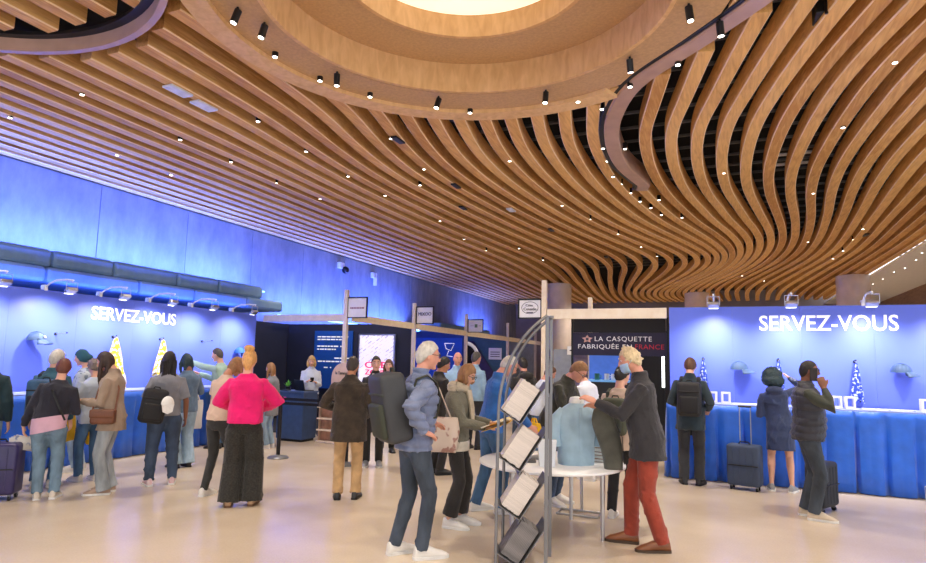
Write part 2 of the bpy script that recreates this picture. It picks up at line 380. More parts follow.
# blue LED strips that wash the concrete wall
M_LED = mat('blue_led', (.1, .2, .8), .5, emit=(.15, .35, 1.0), estr=6)
def led(y0, y1, x, z, e, ang=28):
    o = Geo().box((0, 0, 0), (.05, y1-y0, .03)).build('led_strip', M_LED, loc=(x, (y0+y1)/2, z))
    tag(o, 'blue LED strip washing the wall above the %s' % ('stone ledge' if y0 < 0 else 'pale display wall' if y0 < 5 else 'booths'), 'light')
    l = lamp('led_light', 'AREA', (0, 0, .03), e, (.07, .145, 1.0), parent=o, shape='RECTANGLE', size=.08, size_y=y1-y0)
    l.rotation_euler = (0, math.radians(180-ang), 0)
led(-1, 12.6, -10.75, 3.3, 900)
led(2.7, 10.8, -9.57, 2.525, 60, 40)
led(13.2, 31.0, -10.75, 2.75, 1150)
# round columns
M_COL = mat('column_plaster', srgb(226, 210, 200), .7, var=.04, scale=3)
for (x, y, lab) in [(4.5, 25.5, 'thick round plaster column rising behind the right display wall'), (-6.2, 25.6, 'round column with one side washed blue behind the oval-logo post'), (-.85, 30, 'distant round column behind the casquette stand')]:
    o = Geo().lathe([(.53, 0), (.53, 4.99)], 40).build('column', M_COL, smooth=True, loc=(x, y, 0)); tag(o, lab, 'column')
# ---------------- ceiling fittings
M_LAMPF = mat('lamp_face', (1, .95, .85), .5, emit=(1.0, .93, .8), estr=7)
def downlight_proto():
    t = empty('downlight')
    Geo().lathe([(.034, 0), (.038, .09), (.034, .1)], 14).build('housing', M_BLACK, t, smooth=True)
    Geo().lathe([(.026, -.004), (.026, .004)], 14).build('lamp_face', M_LAMPF, t)
    return t
DL = downlight_proto()
DLP = [(171,67),(82,95),(10,118),(117,156),(180,142),(258,123),(171,176),(217,192),(306,153),(231,163),(276,185),(391,141),(424,170),(348,178),(385,197),(320,201),(487,208),(509.6,162),(533,186),(562,206),(602,111),(601,132),(603,149),(606,163),(613,177),(621,186),(630.5,195),(640,203),(651,210),(625,150),(638,179.5),(659,201.5),(728.5,139),(724,174.5),(733,198),(819,167),(813.4,194.6),(746,218),(843,128),(895.6,190.6),(876,214),(811,216),(754,87),(895,64),(863,230),(853.5,241),(843,251),(808,243),(833,259),(742,276),(764,281),(590,221),(618,234.5),(641,247.5),(657,257),(598,259),(682,218),(661.5,216),(543,261),(519,250),(579,249),(548,236),(420,186),(440,222),(464,240),(486,252),(512,271)]
first = True
for (px, py) in DLP:
    t = DL if first else copy_tree(DL); first = False
    p = atz(px, py, CZ-.02); t.location = (p.x, p.y, CZ-.02+random.uniform(0, .05))
    tag(t, 'small recessed black downlight glowing between the ceiling slats', 'downlight', 'downlights in the slatted ceiling')
SP = None
def ring_spot(px, py, tilt_to):
    t = empty('track_spotlight'); 
    Geo().tube([(0, 0, .19), (0, 0, .1)], .012, 8).build('stem', M_BLACK, t)
    d = Vector(tilt_to).normalized()
    Geo().tube([Vector((0, 0, .1))-d*.03, Vector((0, 0, .1))+d*.11], .036, 16).build('housing', M_BLACK, t, smooth=True)
    Geo().tube([Vector((0, 0, .1))+d*.108, Vector((0, 0, .1))+d*.114], .028, 16).build('lamp_face', M_LAMPF, t)
    p = atz(px, py, CZ-.12); v_ = Vector((p.x, p.y))-RC; v_ = v_.normalized()*max(v_.length, 2.04); p.x, p.y = RC.x+v_.x, RC.y+v_.y; t.location = (p.x, p.y, CZ-.17)
    tag(t, 'black cylinder spotlight hung inside the round ceiling recess', 'spotlight', 'spotlights around the round recess')
for i, (px, py) in enumerate([(237,18),(287,31),(360,69),(443,88),(533,86),(618,63),(689,15),(720,30)]):
    ring_spot(px, py, (random.uniform(-.3, .3), random.uniform(-.3, .3), -1))
for (px, py) in [(275,57),(320,81),(370,97),(470,113),(578,102),(630,87),(678,65)]:
    t = copy_tree(DL); p = atz(px, py, CZ-.062); t.location = (p.x, p.y, CZ-.062); tag(t, 'tiny downlight set in the rim of the round recess', 'downlight', 'downlights in the recess rim')
for (px, py) in [(916,260),(905,268),(894,272),(883,279),(873,284),(922,253)]:
    t = copy_tree(DL); p = atz(px, py, CZ-.02); t.location = (p.x, p.y, CZ-.02); tag(t, 'small downlight in the plain white ceiling strip', 'downlight', 'downlights in the white ceiling')
M_VENT = mat('white_grille', (.75, .77, .85), .5)
def plate(px, py, sx, sy, lab, cat, m, z=CZ-.02, rz=0, g=None, dz=.03):
    p = atz(px, py, z); o = Geo().box((0, 0, 0), (sx, sy, dz)).build('ceiling_panel' if cat != 'speaker' else 'ceiling_speaker', m, bevel=.006, loc=(p.x, p.y, z), rz=rz); tag(o, lab, cat, g); return o
plate(178, 91, .17, .34, 'pale ceiling panel set between slats', 'panel', M_VENT, g='pale panels between slats')
plate(204, 106, .17, .34, 'pale ceiling panel set between slats', 'panel', M_VENT, g='pale panels between slats')
for (px, py) in [(511, 230), (537, 231)][:1]: plate(px, py-20, .14, .3, 'pale ceiling panel set between slats', 'panel', M_VENT, g='pale panels between slats')
plate(799, 153, .8, .1, 'white tube light seen up in the dark ceiling gap', 'light', M_VENT, z=CZ+.3, g='tube lights in the gap')
plate(797, 163, .8, .1, 'white tube light seen up in the dark ceiling gap', 'light', M_VENT, z=CZ+.3, g='tube lights in the gap')
sp = empty('ceiling_speaker'); p = atz(826, 24, CZ-.02); sp.location = (p.x, p.y, CZ+.05)
Geo().box((0, 0, .09), (.2, .26, .2)).build('cabinet', M_BLACK, sp, bevel=.01); Geo().tube([(-.02, -.18, .1), (-.02, -.18, -.06)], .016, 10).build('bracket', M_BLACK, sp)
tag(sp, 'black loudspeaker box tucked between wooden slats', 'speaker')
for (px, py, lab) in [(398, 140, 0), (456, 186, 0), (463, 208, 0), (866, 235, 0), (551, 230, 0), (606, 257, 0)]:
    plate(px, py, .1, .3, 'dark vent slot between ceiling slats', 'vent', M_BLACK, g='dark vents between slats')
# ================================================================== BOOTHS AND FURNITURE
M_PANEL = mat('panel_blue_print', srgb(98, 120, 236), .42, var=.015, scale=1.5)
M_LETTER = mat('white_lettering_glow', (.95, .95, .95), .5, var=0, emit=(1, 1, 1), estr=.3)  # faint glow added to brighten letters that give no light themselves
M_PINE = wood_mat('pine_beam', srgb(236, 216, 188), srgb(248, 236, 214), (2, 2, 2))
M_GALV = mat('painted_post', srgb(224, 212, 206), .55, var=.04)
M_NAVY = mat('navy_booth_wall', srgb(30, 34, 56), .7, var=.06, scale=3)
M_SATIN = mat('blue_satin', srgb(24, 100, 220), .42, var=.06, scale=5, bump=.25, bscale=9, sheen=.3)
M_TOP = mat('pale_table_top', srgb(150, 164, 212), .4, var=.02)
M_WHT = mat('white_lacquer', (.86, .86, .87), .35, var=.01)
M_STEEL = mat('brushed_steel', (.55, .55, .57), .3, .9, var=.05)
M_GREYM = mat('grey_metal', (.20, .20, .21), .42, .6, var=.04)
M_PAPER = mat('paper_white', (.85, .85, .83), .7, var=.03, scale=40)
M_FLOODGLASS = mat('flood_glass', (.85, .88, .9), .15, emit=(.9, .95, 1.0), estr=1.2)

def display_wall(loc, rz, length, lab, cat='display wall'):
    """local x runs along the wall, local -y is the printed side"""
    t = empty('display_wall', loc, rz)
    n = max(1, round(length/1.0)); w = length/n
    for i in range(n):
        Geo().box(((i+.5)*w, .04, 1.285), (w-.002, .08, 2.57)).build('wall_panel', M_PANEL, t)
    tag(t, lab, cat); return t
dwr = display_wall((-.72, 10.45, 0), 0, 5.6, 'blue display wall with SERVEZ-VOUS lettering behind the pleated blue counter')
text('lettering', 'SERVEZ-VOUS', M_LETTER, dwr, 1.79, .225, (.59+.72, -.004, 2.205), align='LEFT', bold=.012)
dwl = display_wall((-9.45, 2.6, 0), math.pi/2, 8.28, 'pale lit display wall with SERVEZ-VOUS lettering under the concrete ledge')
text('lettering', 'SERVEZ-VOUS', M_LETTER, dwl, 1.70, .21, (6.98-2.6, -.004, 2.19), align='LEFT', bold=.012)

def skirt_counter(loc, rz, L_, depth, h, lab, seed):
    rnd = random.Random(seed)
    t = empty('draped_counter', loc, rz)
    Geo().box((L_/2, depth/2, h-.012), (L_, depth, .024)).build('table_top', M_TOP, t, bevel=.006)
    # pleated cloth along left end, front, right end
    pts = []; 
    npl = int(L_/.34); 
    xs = np.linspace(0, L_, npl*10+1)
    def fold(s): 
        ph = (s/.34) % 1.0
        return .012+.022*ph+.006*math.sin(ph*19) if ph > .2 else -.06*math.sin(ph/.2*math.pi)
    rows = [(h-.02, .0), (h-.12, .25), (h-.3, .55), (h*.5, .8), (.3, 1.0), (.012, 1.15)]
    secs = []
    jit = [rnd.uniform(.6, 1.4) for _ in range(npl+2)]
    for z, a in rows:
        line = []
        for yy in np.linspace(depth, .0, 12)[:-1]: line.append((-.01-a*.02*(1+math.sin(yy*22)), yy, z))
        for x in xs:
            k = int(x/.34); line.append((x-.01, -.006-a*(fold(x)*jit[min(k, npl)]+.012*math.sin(x*7.3+z*3)), z))
        for yy in np.linspace(.0, depth, 12)[1:]: line.append((L_+.01+a*.02*(1+math.sin(yy*22)), yy, z))
        secs.append(line)
    sk = Geo().sweep(secs, close=False).build('pleated_skirt', M_SATIN, t, smooth=True)
    so = sk.modifiers.new('s', 'SOLIDIFY'); so.thickness = .004
    tag(t, lab, 'counter'); return t
skirt_counter((-.72, 9.80, 0), 0, 5.6, .60, 1.10, 'counter draped in pleated blue satin below the SERVEZ-VOUS wall with caps', 3)
skirt_counter((-8.75, 2.6, 0), math.pi/2, 8.2, .66, 1.05, 'long counter draped in blue satin under the pale wall where shoppers crowd', 4)

# --- arm lamps clipped on the wall tops
def arm_lamp(loc, rz, lab, grp, energy, aim=(0, .50, -.92)):
    t = empty('arm_lamp', loc, rz)      # local -y points out over the counter
    Geo().box((0, .04, .035), (.05, .10, .09)).build('clamp', M_WHT, t, bevel=.008)
    pts = [(0, .0, .05), (0, -.08, .10), (0, -.22, .14), (0, -.42, .145), (0, -.60, .13)]
    Geo().tube(pts, .014, 10).build('arm', M_WHT, t, smooth=True)
    yk = Geo(); yk.tube([(-.085, -.58, -.03), (-.085, -.58, .10), (.085, -.58, .10), (.085, -.58, -.03)], .006, 6)
    yk.tube([(0, -.58, .10), (0, -.58, .14)], .01, 8).build('yoke', M_STEEL, t)
    h = Geo().box((0, -.57, -.02), (.155, .10, .055), rx=math.radians(-32)).build('lamp_head', M_STEEL, t, bevel=.012)
    Geo().box((0, -.545, -.052), (.135, .082, .006), rx=math.radians(-32)).build('lamp_glass', M_FLOODGLASS, h)
    tag(t, lab, 'lamp', grp)
    l = lamp('arm_lamp_light', 'SPOT', (0, -.55, -.075), energy, (1.0, .93, .97), parent=t, spot_size=math.radians(120), spot_blend=1.0, shadow_soft_size=.05)
    d = Vector(aim); l.rotation_euler = d.to_track_quat('-Z', 'Y').to_euler(); return t
for y, nth in zip([4.3, 5.28, 6.21, 7.12, 8.08, 9.05, 10.15], ['seventh', 'sixth', 'fifth', 'fourth', 'third', 'second', 'first']):
    arm_lamp((-9.45, y, 2.57), math.pi/2, 'white arm floodlight on the pale wall, %s from the reception desk end' % nth, 'arm lamps over the pale wall', 105, (0, .57, -.82))
for x, nm in [(-.05, 'at the plain end of the wall'), (.98, 'beside the letter S of SERVEZ'), (1.96, 'above the last letters of VOUS'), (3.0, 'past the lettering'), (4.0, 'at the far end')][:5]:
    arm_lamp((x, 10.45, 2.57), 0, 'arm floodlight on the right blue wall '+nm, 'arm lamps over the right blue wall', 108)

# --- pegs, caps, hanging scarves
M_CAPT = mat('teal_cap_cloth', srgb(62, 88, 122), .6, var=.08, bump=.15)
def cap(loc, rz, lab, grp, badge=False, m=M_CAPT, visor_down=.12):
    t = empty('baseball_cap', loc, rz)      # visor towards local +x
    V = Geo(); secs = []
    for j in range(8):
        ph = j/7*math.pi/2; r = .092*math.cos(ph)+.0005; z = .105*math.sin(ph)
        secs.append([(1.12*r*math.cos(2*math.pi*k/24), r*math.sin(2*math.pi*k/24), z) for k in range(24)])
    V.sweep(secs); crown = V.build('crown', m, t, smooth=True)
    Geo().lathe([(.009, .102), (.009, .112)], 10).build('button', m, t)
    for a in range(3):
        pts = [(1.13*.0935*math.cos(p)*math.cos(a*math.pi/3), .0935*math.cos(p)*math.sin(a*math.pi/3), .1065*math.sin(p)) for p in np.linspace(0, math.pi, 17)]
        Geo().tube(pts, .002, 5).build('seam', m, crown)
    B = Geo(); top = []; bot = []
    for j in range(5):
        q = j/4; ring_ = []
        for k in range(15):
            an = math.radians(-68+136*k/14); rr = .098+q*.075*math.cos(math.radians(-68+136*k/14))**.6
            ring_.append((1.08*rr*math.cos(an), rr*math.sin(an)*.98, .006-visor_down*q*.35-.02*abs(math.sin(an))*q))
        top.append(ring_)
    B.sweep(top, close=False); o = B.build('visor', m, t, smooth=True); s = o.modifiers.new('s', 'SOLIDIFY'); s.thickness = .005
    if badge:
        Geo().box((.098, -.012, .045), (.012, .06, .032), ry=math.radians(-18)).build('badge', M_WHT, t, bevel=.004)
    t.scale = (1.2, 1.2, 1.2); tag(t, lab, 'cap', grp); return t
def peg(loc, rz, lab, grp, L_=.16):
    t = empty('wall_peg', loc, rz)          # local -y sticks out of the wall
    Geo().tube([(0, 0, 0), (0, -.012, 0)], .022, 12).build('plate', M_BLACK, t)
    Geo().tube([(0, 0, 0), (0, -L_, .02)], .006, 8).build('rod', M_STEEL, t)
    Geo().ell((0, -L_, .02), (.012, .012, .012), 10, 6).build('knob', M_BLACK, t)
    tag(t, lab, 'peg', grp); return t
WLX, WRY = -9.45, 10.45
for x, z, lab in [(.29, 1.60, 'teal cap on a wall peg beside the two white box stands'), (2.35, 1.61, 'teal cap on a wall peg below the letters VOUS')]:
    peg((x, WRY, z+.03), 0, 'peg holding the '+lab.split(' on')[0]+(' near the box stands' if x < 1 else ' below VOUS'), 'pegs on the right wall', .13)
    cap((x, WRY-.125, z), math.radians(-8), lab, 'caps on the right wall', m=M_CAPT)
peg((WLX, 6.05, 1.82), math.pi/2, 'peg under the badge cap on the pale wall', 'pegs on the pale wall', .14)
cap((WLX+.13, 6.05, 1.80), math.radians(40), 'teal baseball cap with white badge on the pale wall', 'caps on the pale wall', badge=True)
peg((WLX, 10.3, 1.72), math.pi/2, 'peg under the blue cap near the wall end', 'pegs on the pale wall', .14)
cap((WLX+.13, 10.3, 1.70), math.radians(60), 'blue cap on the pale wall end behind the woman in pink', 'caps on the pale wall', m=mat('mid_blue_cap', srgb(40, 96, 170), .7))
for y, lab in [(6.42, 'bare'), (9.36, 'bare')]:
    peg((WLX, y, 1.91), math.pi/2, 'empty long wall peg casting thin shadows on the pale wall', 'empty pegs on the pale wall', .26)
def hanging_cloth(loc, rz, w0, w1, L_, m, lab, cat, grp, folds=7, dep=.06, seed=1, name='hanging_scarf'):
    rnd = random.Random(seed); t = empty(name, loc, rz); secs = []; n = 44; ph = rnd.uniform(0, 6)
    for j in range(15):
        q = j/14; w = (w0+(w1-w0)*q**.8)/2; d = dep*(.35+.65*q); line = []
        for k in range(n):
            a = 2*math.pi*k/n; rr = 1+.22*q*math.sin(folds*a+ph+q*1.5)+.06*math.sin(3*a+q*9)
            line.append((w*rr*math.cos(a), -.07+d*rr*math.sin(a), -L_*q-(.05*math.sin(4*a+ph)*q if j > 10 else 0)))
        secs.append(line)
    Geo().sweep(secs).build('cloth', m, t, smooth=True)
    Geo().tube([(0, -.07, -.01), (0, -.072, .035), (.012, -.07, .04), (0, -.06, .0)], .004, 6).build('loop', M_STEEL, t)
    tag(t, lab, cat, grp); return t
def pattern_mat(name, c1, c2, scale, thr=.5, rough=.7):
    m, nt, b = nodes_of(name); N = nt.nodes.new; L = nt.links.new
    tc = N('ShaderNodeTexCoord'); v = N('ShaderNodeTexNoise'); v.inputs['Scale'].default_value = scale; v.inputs['Detail'].default_value = 1.5; L(tc.outputs['Object'], v.inputs['Vector'])
    r = N('ShaderNodeMapRange'); r.inputs[1].default_value = thr-.03; r.inputs[2].default_value = thr+.03; L(v.outputs['Fac'], r.inputs[0])
    x = N('ShaderNodeMix'); x.data_type = 'RGBA'; x.inputs[6].default_value = (*c1, 1); x.inputs[7].default_value = (*c2, 1); L(r.outputs[0], x.inputs[0]); L(x.outputs[2], b.inputs['Base Color'])
    b.inputs['Roughness'].default_value = rough; MATS[name] = m; return m
M_YP = pattern_mat('yellow_white_print', srgb(236, 190, 40), srgb(250, 244, 220), 16, .52)
M_BP = pattern_mat('blue_white_print', srgb(30, 62, 170), srgb(190, 205, 240), 30, .57)
for x, lab in [(-.22, 'blue and white printed scarf hanging behind the man with the black backpack'), (.83, 'blue printed scarf that the woman in the navy coat reaches for'), (1.82, 'blue and white printed scarf hanging below the letters VEZ')]:
    peg((x, WRY, 1.75), 0, 'peg carrying the '+lab, 'pegs on the right wall', .09)
    hanging_cloth((x, WRY-.02, 1.735), 0, .03, .15, .52, M_BP, lab, 'scarf', 'scarves on the right wall', seed=int(x*10)+9)
for y, L_, w, lab in [(7.40, .80, .46, 'large yellow and white printed cloth hanging behind the woman with long brown hair'), (8.36, .62, .34, 'yellow and white printed cloth hanging behind the woman with braids')]:
    peg((WLX, y, 1.91), math.pi/2, 'peg carrying the '+lab.split(' hanging')[0], 'pegs on the pale wall', .09)
    hanging_cloth((WLX+.02, y, 1.895), math.pi/2, .05, w, L_, M_YP, lab, 'cloth', 'cloths on the pale wall', seed=int(y*10), dep=.07)
# cloth pulled out by the man in pale green
# --- things on the right counter
def box_stand(x, y, lab):
    t = empty('box_stand', (x, y, 1.10), math.radians(random.uniform(-6, 6)))
    w, h, d, th = .125, .165, .10, .026
    Geo().box((-w/2+th/2, 0, h/2), (th, d, h)).build('side', M_WHT, t, bevel=.004); Geo().box((w/2-th/2, 0, h/2), (th, d, h)).build('side', M_WHT, t, bevel=.004)
    Geo().box((0, 0, th/2), (w-2*th, d, th)).build('base', M_WHT, t); Geo().box((0, 0, h-th/2), (w-2*th, d, th)).build('top', M_WHT, t)
    tag(t, lab, 'display stand', 'white box stands on the blue counter'); return t
for x, lab in [(-.09, 'white hollow box stand next to the man with backpack'), (.09, 'white hollow box stand below the teal cap'), (1.52, 'white hollow box stand by the man on the phone'), (1.68, 'white hollow box stand left of the printed scarf'), (2.56, 'white hollow box stand at the far end of leaflets')]:
    box_stand(x, 10.12, lab)
M_LEAF = pattern_mat('leaflet_print', (.82, .83, .86), (.35, .42, .6), 22, .6)
def leaflets(x, y, z, n, lab, rz0=0, grp='leaflet piles on the blue counter', w=.15, d=.21, th=.012):
    for i in range(n):
        o = Geo().box((0, 0, th/2), (w, d, th)).build('leaflet_pile', M_LEAF if i % 2 else M_PAPER, loc=(x+i*w*.93, y+random.uniform(-.03, .03), z), rz=0)
        tag(o, ['first', 'second', 'third', 'fourth'][i]+' '+lab, 'leaflets', grp)
leaflets(.26, 10.0, 1.10, 3, 'flat leaflet pile counting from the paired white box stands')
leaflets(1.90, 10.0, 1.10, 4, 'flat leaflet pile counting from the hanging printed scarf')
# wire basket at the foot of the right counter
wb = empty('wire_basket', (2.42, 9.38, 0)); 
g = Geo()
for z in (.02, .12, .22): g.tube([(-.09, -.07, z), (.09, -.07, z), (.09, .07, z), (-.09, .07, z), (-.09, -.07, z)], .004, 6)
g.build('hoops', M_STEEL, wb)
g = Geo()
for x in np.linspace(-.09, .09, 5):
    for y in (-.07, .07): g.tube([(x, y, .0), (x, y, .225)], .003, 6)
g.build('wires', M_STEEL, wb); tag(wb, 'small wire basket on the floor against the blue satin skirt', 'basket')

# ================================================================== booth frames
PX = -7.1
posts = [(PX-.1, 11.0, 'at the corner beside the reception desk'), (PX, 13.95, 'second of the row, beside the MIXOO sign'), (PX, 17.45, 'carrying the sign with a green square'), (PX, 21.5, 'plain, fourth of the row'), (PX, 25.2, 'plain, last of the row'), (-2.8, 10.5, 'pine coloured, carrying the oval logo sign'), (-2.55, 13.4, 'behind the casquette stand beam')]
for x, y, lab in posts:
    h = 3.08; m = M_PINE if x > -3 else M_GALV
    o = Geo().box((0, 0, h/2), (.085, .085, h)).build('booth_post', m, bevel=.004, loc=(x, y, 0)); tag(o, 'square booth post '+lab, 'post', 'booth posts')
def beam(a, b, z0, z1, m, lab):
    a = Vector(a); b = Vector(b); d = b-a; o = Geo().box((0, 0, 0), (d.length, .055, z1-z0)).build('booth_beam', m, bevel=.003, loc=((a.x+b.x)/2, (a.y+b.y)/2, (z0+z1)/2), rz=math.atan2(d.y, d.x)); tag(o, lab, 'beam', 'booth beams')
beam((-9.40, 11.07), (-7.24, 11.07), 2.42, 2.57, M_GALV, 'pale header beam over the reception desk')
prevy = 11.05
for (x, y, _), lab in zip(posts[1:5], ['pale header beam above the pink lightbox', 'header beam above the blue portrait poster', 'header beam above the white ring', 'farthest header beam of the row']):
    beam((PX+.0, prevy+.05), (PX, y-.045), 2.42, 2.57, M_PINE, lab); prevy = y
beam((-2.75, 10.5), (-.76, 10.5), 2.40, 2.57, M_PINE, 'pine header beam above the casquette stand')
beam((PX, 25.3), (PX, 33), 2.42, 2.57, M_PINE, 'distant header beam running to the far wall')
# partitions
M_BLUEW = mat('royal_blue_wall', srgb(28, 62, 160), .6, var=.04)
M_TEAL = mat('teal_booth_wall', srgb(62, 98, 124), .6, var=.06)
M_GREYW = mat('grey_booth_wall', srgb(150, 158, 170), .6, var=.05)
def wallp(name, x0, x1, y, z1, m, lab, th=.06):
    o = Geo().box((0, 0, z1/2), (x1-x0, th, z1)).build(name, m, loc=((x0+x1)/2, y, 0)); tag(o, lab, 'partition', 'booth partitions'); return o
wallp('partition', -10.95, -7.16, 13.95, 2.55, M_NAVY, 'dark navy partition behind the reception desk')
wallp('partition', -10.95, -7.16, 17.45, 2.55, M_BLUEW, 'royal blue partition behind the portrait')
wallp('partition', -10.95, -7.16, 21.5, 2.55, M_TEAL, 'teal partition behind the white ring')
wallp('partition', -10.95, -7.16, 25.2, 2.55, M_GREYW, 'grey partition at the end of the booth row')
o = Geo().box((0, 0, 1.28), (.06, 22, 2.56)).build('partition', M_NAVY, loc=(-11.05, 22.1, 0)); tag(o, 'long dark back partition of the booth row', 'partition', 'booth partitions')
o = Geo().box((0, 0, 0.01), (3.8, 2.7, .02)).build('booth_carpet', mat('dark_carpet', (.02, .022, .03), .95, bump=.2), loc=(-9.15, 12.5, 0)); tag(o, 'dark grey booth carpet under the reception desk area', 'carpet')
# posters on the navy partition
bpz = empty('blue_poster', (-9.45, 13.90, .85)); Geo().box((0, 0, .76), (1.2, .03, 1.52)).build('board', mat('poster_blue', srgb(24, 84, 176), .5, var=.02), bpz)
r2 = random.Random(5)
for row, (z, a, b) in enumerate([(1.36, -.50, .46), (1.29, -.50, .30), (1.11, -.50, .2), (1.03, -.5, .1), (.80, .06, .5), (.71, -.46, .48), (.55, -.26, -.1)]):
    x = a
    while x < b:
        w = r2.uniform(.05, .15); Geo().box((x+w/2, -.018, z), (min(w, b-x+.02), .004, .032)).build('text_line', M_LETTER, bpz); x += w+.022
tag(bpz, 'blue poster with rows of white text on the navy partition', 'poster')
def lightbox():
    t = empty('lightbox_poster', (-8.12, 13.89, .55)); Geo().box((0, 0, .87), (1.08, .05, 1.74)).build('frame', M_STEEL, t)
    m, nt, b = nodes_of('street_print'); N = nt.nodes.new; L = nt.links.new
    tc = N('ShaderNodeTexCoord'); mp = N('ShaderNodeMapping'); mp.inputs['Rotation'].default_value = (0, .6, 0); L(tc.outputs['Object'], mp.inputs['Vector'])
    br = N('ShaderNodeTexBrick'); br.inputs['Scale'].default_value = 3.2; br.inputs['Color1'].default_value = (.72, .68, .86, 1); br.inputs['Color2'].default_value = (.45, .42, .62, 1); br.inputs['Mortar'].default_value = (.9, .88, .97, 1); br.inputs['Mortar Size'].default_value = .05
    sw = N('ShaderNodeSeparateXYZ'); cw = N('ShaderNodeCombineXYZ'); L(mp.outputs[0], sw.inputs[0]); L(sw.outputs[0], cw.inputs[0]); L(sw.outputs[2], cw.inputs[1]); L(cw.outputs[0], br.inputs['Vector'])
    L(br.outputs['Color'], b.inputs['Base Color']); L(br.outputs['Color'], b.inputs['Emission Color']); b.inputs['Emission Strength'].default_value = .55
    Geo().box((0, -.028, .87), (.99, .006, 1.66)).build('print', m, t)
    ml = mat('lightbox_white', (.9, .86, .95), .5, emit=(.92, .88, 1.0), estr=.6)
    V = [(.47*math.cos(a), .62+.42*math.sin(a)) for a in np.linspace(0, math.pi, 24)]
    Geo().prism(V+[(-.47, .06), (.47, .06)], -.036, -.031, 'y').build('pale_arch', ml, t)
    mpk = mat('pink_ink', srgb(240, 40, 120), .5, emit=srgb(240, 40, 120), estr=.5)
    text('lettering', 'ORE', mpk, t, .62, .16, (0, -.04, .87), bold=.02); text('lettering', 'ZONE', mpk, t, .62, .13, (0, -.04, .70), bold=.02)
    tag(t, 'lit white poster with street drawing and pink lettering', 'poster')
lightbox()
# portrait poster and logo on the blue partition
pp = empty('portrait_poster', (-9.05, 17.4, .5)); Geo().box((.4, 0, .93), (2.9, .02, 1.84)).build('board', mat('portrait_blue', srgb(24, 66, 190), .5, var=.05, emit=srgb(24, 66, 190), estr=.15), pp)
Geo().prism([(-.36+.52*math.cos(a), 1.13+.66*math.sin(a)) for a in np.linspace(0, 2*math.pi, 32)[:-1]], -.016, -.011, 'y').build('hair_print', mat('mauve_hair_print', srgb(150, 140, 190), .6, var=.2, scale=6, stretch=(6, 1, 1)), pp)
Geo().prism([(-.2+.34*math.cos(a), .92+.45*math.sin(a)) for a in np.linspace(0, 2*math.pi, 32)[:-1]], -.020, -.016, 'y').build('face_print', mat('face_print', srgb(190, 150, 150), .6), pp)
g = Geo(); g.tube([(1.28, -.02, 1.68), (1.33, -.02, 1.52), (1.5, -.02, 1.46), (1.60, -.02, 1.68), (1.28, -.02, 1.68)], .012, 6); g.tube([(1.42, -.02, 1.46), (1.36, -.02, 1.3), (1.55, -.02, 1.28)], .012, 6); g.build('logo', M_LETTER, pp)
tag(pp, 'royal blue poster with a large portrait and white goblet logo', 'poster')
# white ring display
rg = empty('ring_display', (-7.75, 19.0, 0)); V = []
Geo().tube([(.46*math.cos(a), 0, 1.75+.5*math.sin(a)) for a in np.linspace(0, 2*math.pi, 49)], .06, 10, cap=False).build('ring', M_WHT, rg, smooth=True)
Geo().box((0, 0, .6), (.9, .34, 1.2)).build('plinth', M_TEAL, rg, bevel=.01); Geo().prism([(.42*math.cos(a), 1.75+.45*math.sin(a)) for a in np.linspace(0, 2*math.pi, 41)[:-1]], .0, .02, 'y').build('dark_back', M_BLACK, rg); tag(rg, 'white ring display with dark centre standing on a teal plinth', 'display')
o = Geo().prism([(-1.3, 0), (1.1, 0), (1.1, .35), (.2, 1.6), (-.6, 1.6)], -.02, .02, 'y').build('slanted_banner', mat('plum_banner', srgb(60, 48, 92), .7), loc=(-8.6, 21.42, .8)); tag(o, 'plum slanted banner on the teal partition', 'banner')
t = empty('white_notice', (-7.55, 21.43, 1.75)); Geo().box((0, 0, .2), (.5, .02, .42)).build('board', M_WHT, t)
for z in (.1, .18, .26): Geo().box((0, -.012, z), (.36, .004, .03)).build('text_line', M_GREYM, t)
tag(t, 'small white notice on the teal partition', 'sign')
# hanging square signs on posts
def post_sign(x, y, w, h, zc, lab):
    t = empty('post_sign', (x, y, zc)); 
    Geo().box((0, 0, 0), (w, .02, h)).build('board', mat('sign_white', (.8, .79, .83), .5, var=.02), t)
    for s in (-1, 1): Geo().box((s*(w/2), 0, 0), (.025, .035, h+.025)).build('frame_side', M_BLACK, t)
    Geo().box((0, 0, h/2), (w, .035, .03)).build('frame_top', M_BLACK, t); Geo().box((0, 0, -h/2), (w, .035, .02)).build('frame_bottom', M_BLACK, t)
    tag(t, lab, 'sign', 'square signs on booth posts'); return t
MI = mat('sign_ink', (.08, .07, .10), .6); MIR = mat('sign_ink_red', srgb(150, 110, 130), .6)
s1 = post_sign(-6.93, 11.0, .46, .42, 2.70, 'white framed sign with faint reddish line of text')
x = -.17
for w in (.02, .06, .05, .07, .04, .06): Geo().box((x+w/2, -.013, -.01), (w, .004, .035)).build('text_line', MIR, s1); x += w+.008
s2 = post_sign(-6.80, 13.95, .46, .42, 2.77, 'white framed sign reading MIXOO on second post'); text('lettering', 'MIXOO', MI, s2, .36, .085, (0, -.013, -.01))
s3 = post_sign(-6.79, 17.45, .48, .38, 2.72, 'white framed sign with a small green square'); Geo().box((.02, -.013, 0), (.09, .004, .10)).build('green_square', mat('leaf_green_ink', srgb(90, 120, 90), .6), s3)
for dx in (-.14, -.08, .12, .17): Geo().box((dx, -.013, 0), (.04, .004, .014)).build('text_line', MIR, s3)
s4 = post_sign(-3.06, 10.5, .41, .33, 2.585, 'white framed sign with oval script logo on the pine post')
Geo().tube([(.15*math.cos(a), -.013, .015+.105*math.sin(a)) for a in np.linspace(0, 2*math.pi, 49)], .004, 5, cap=False).build('oval', MI, s4)
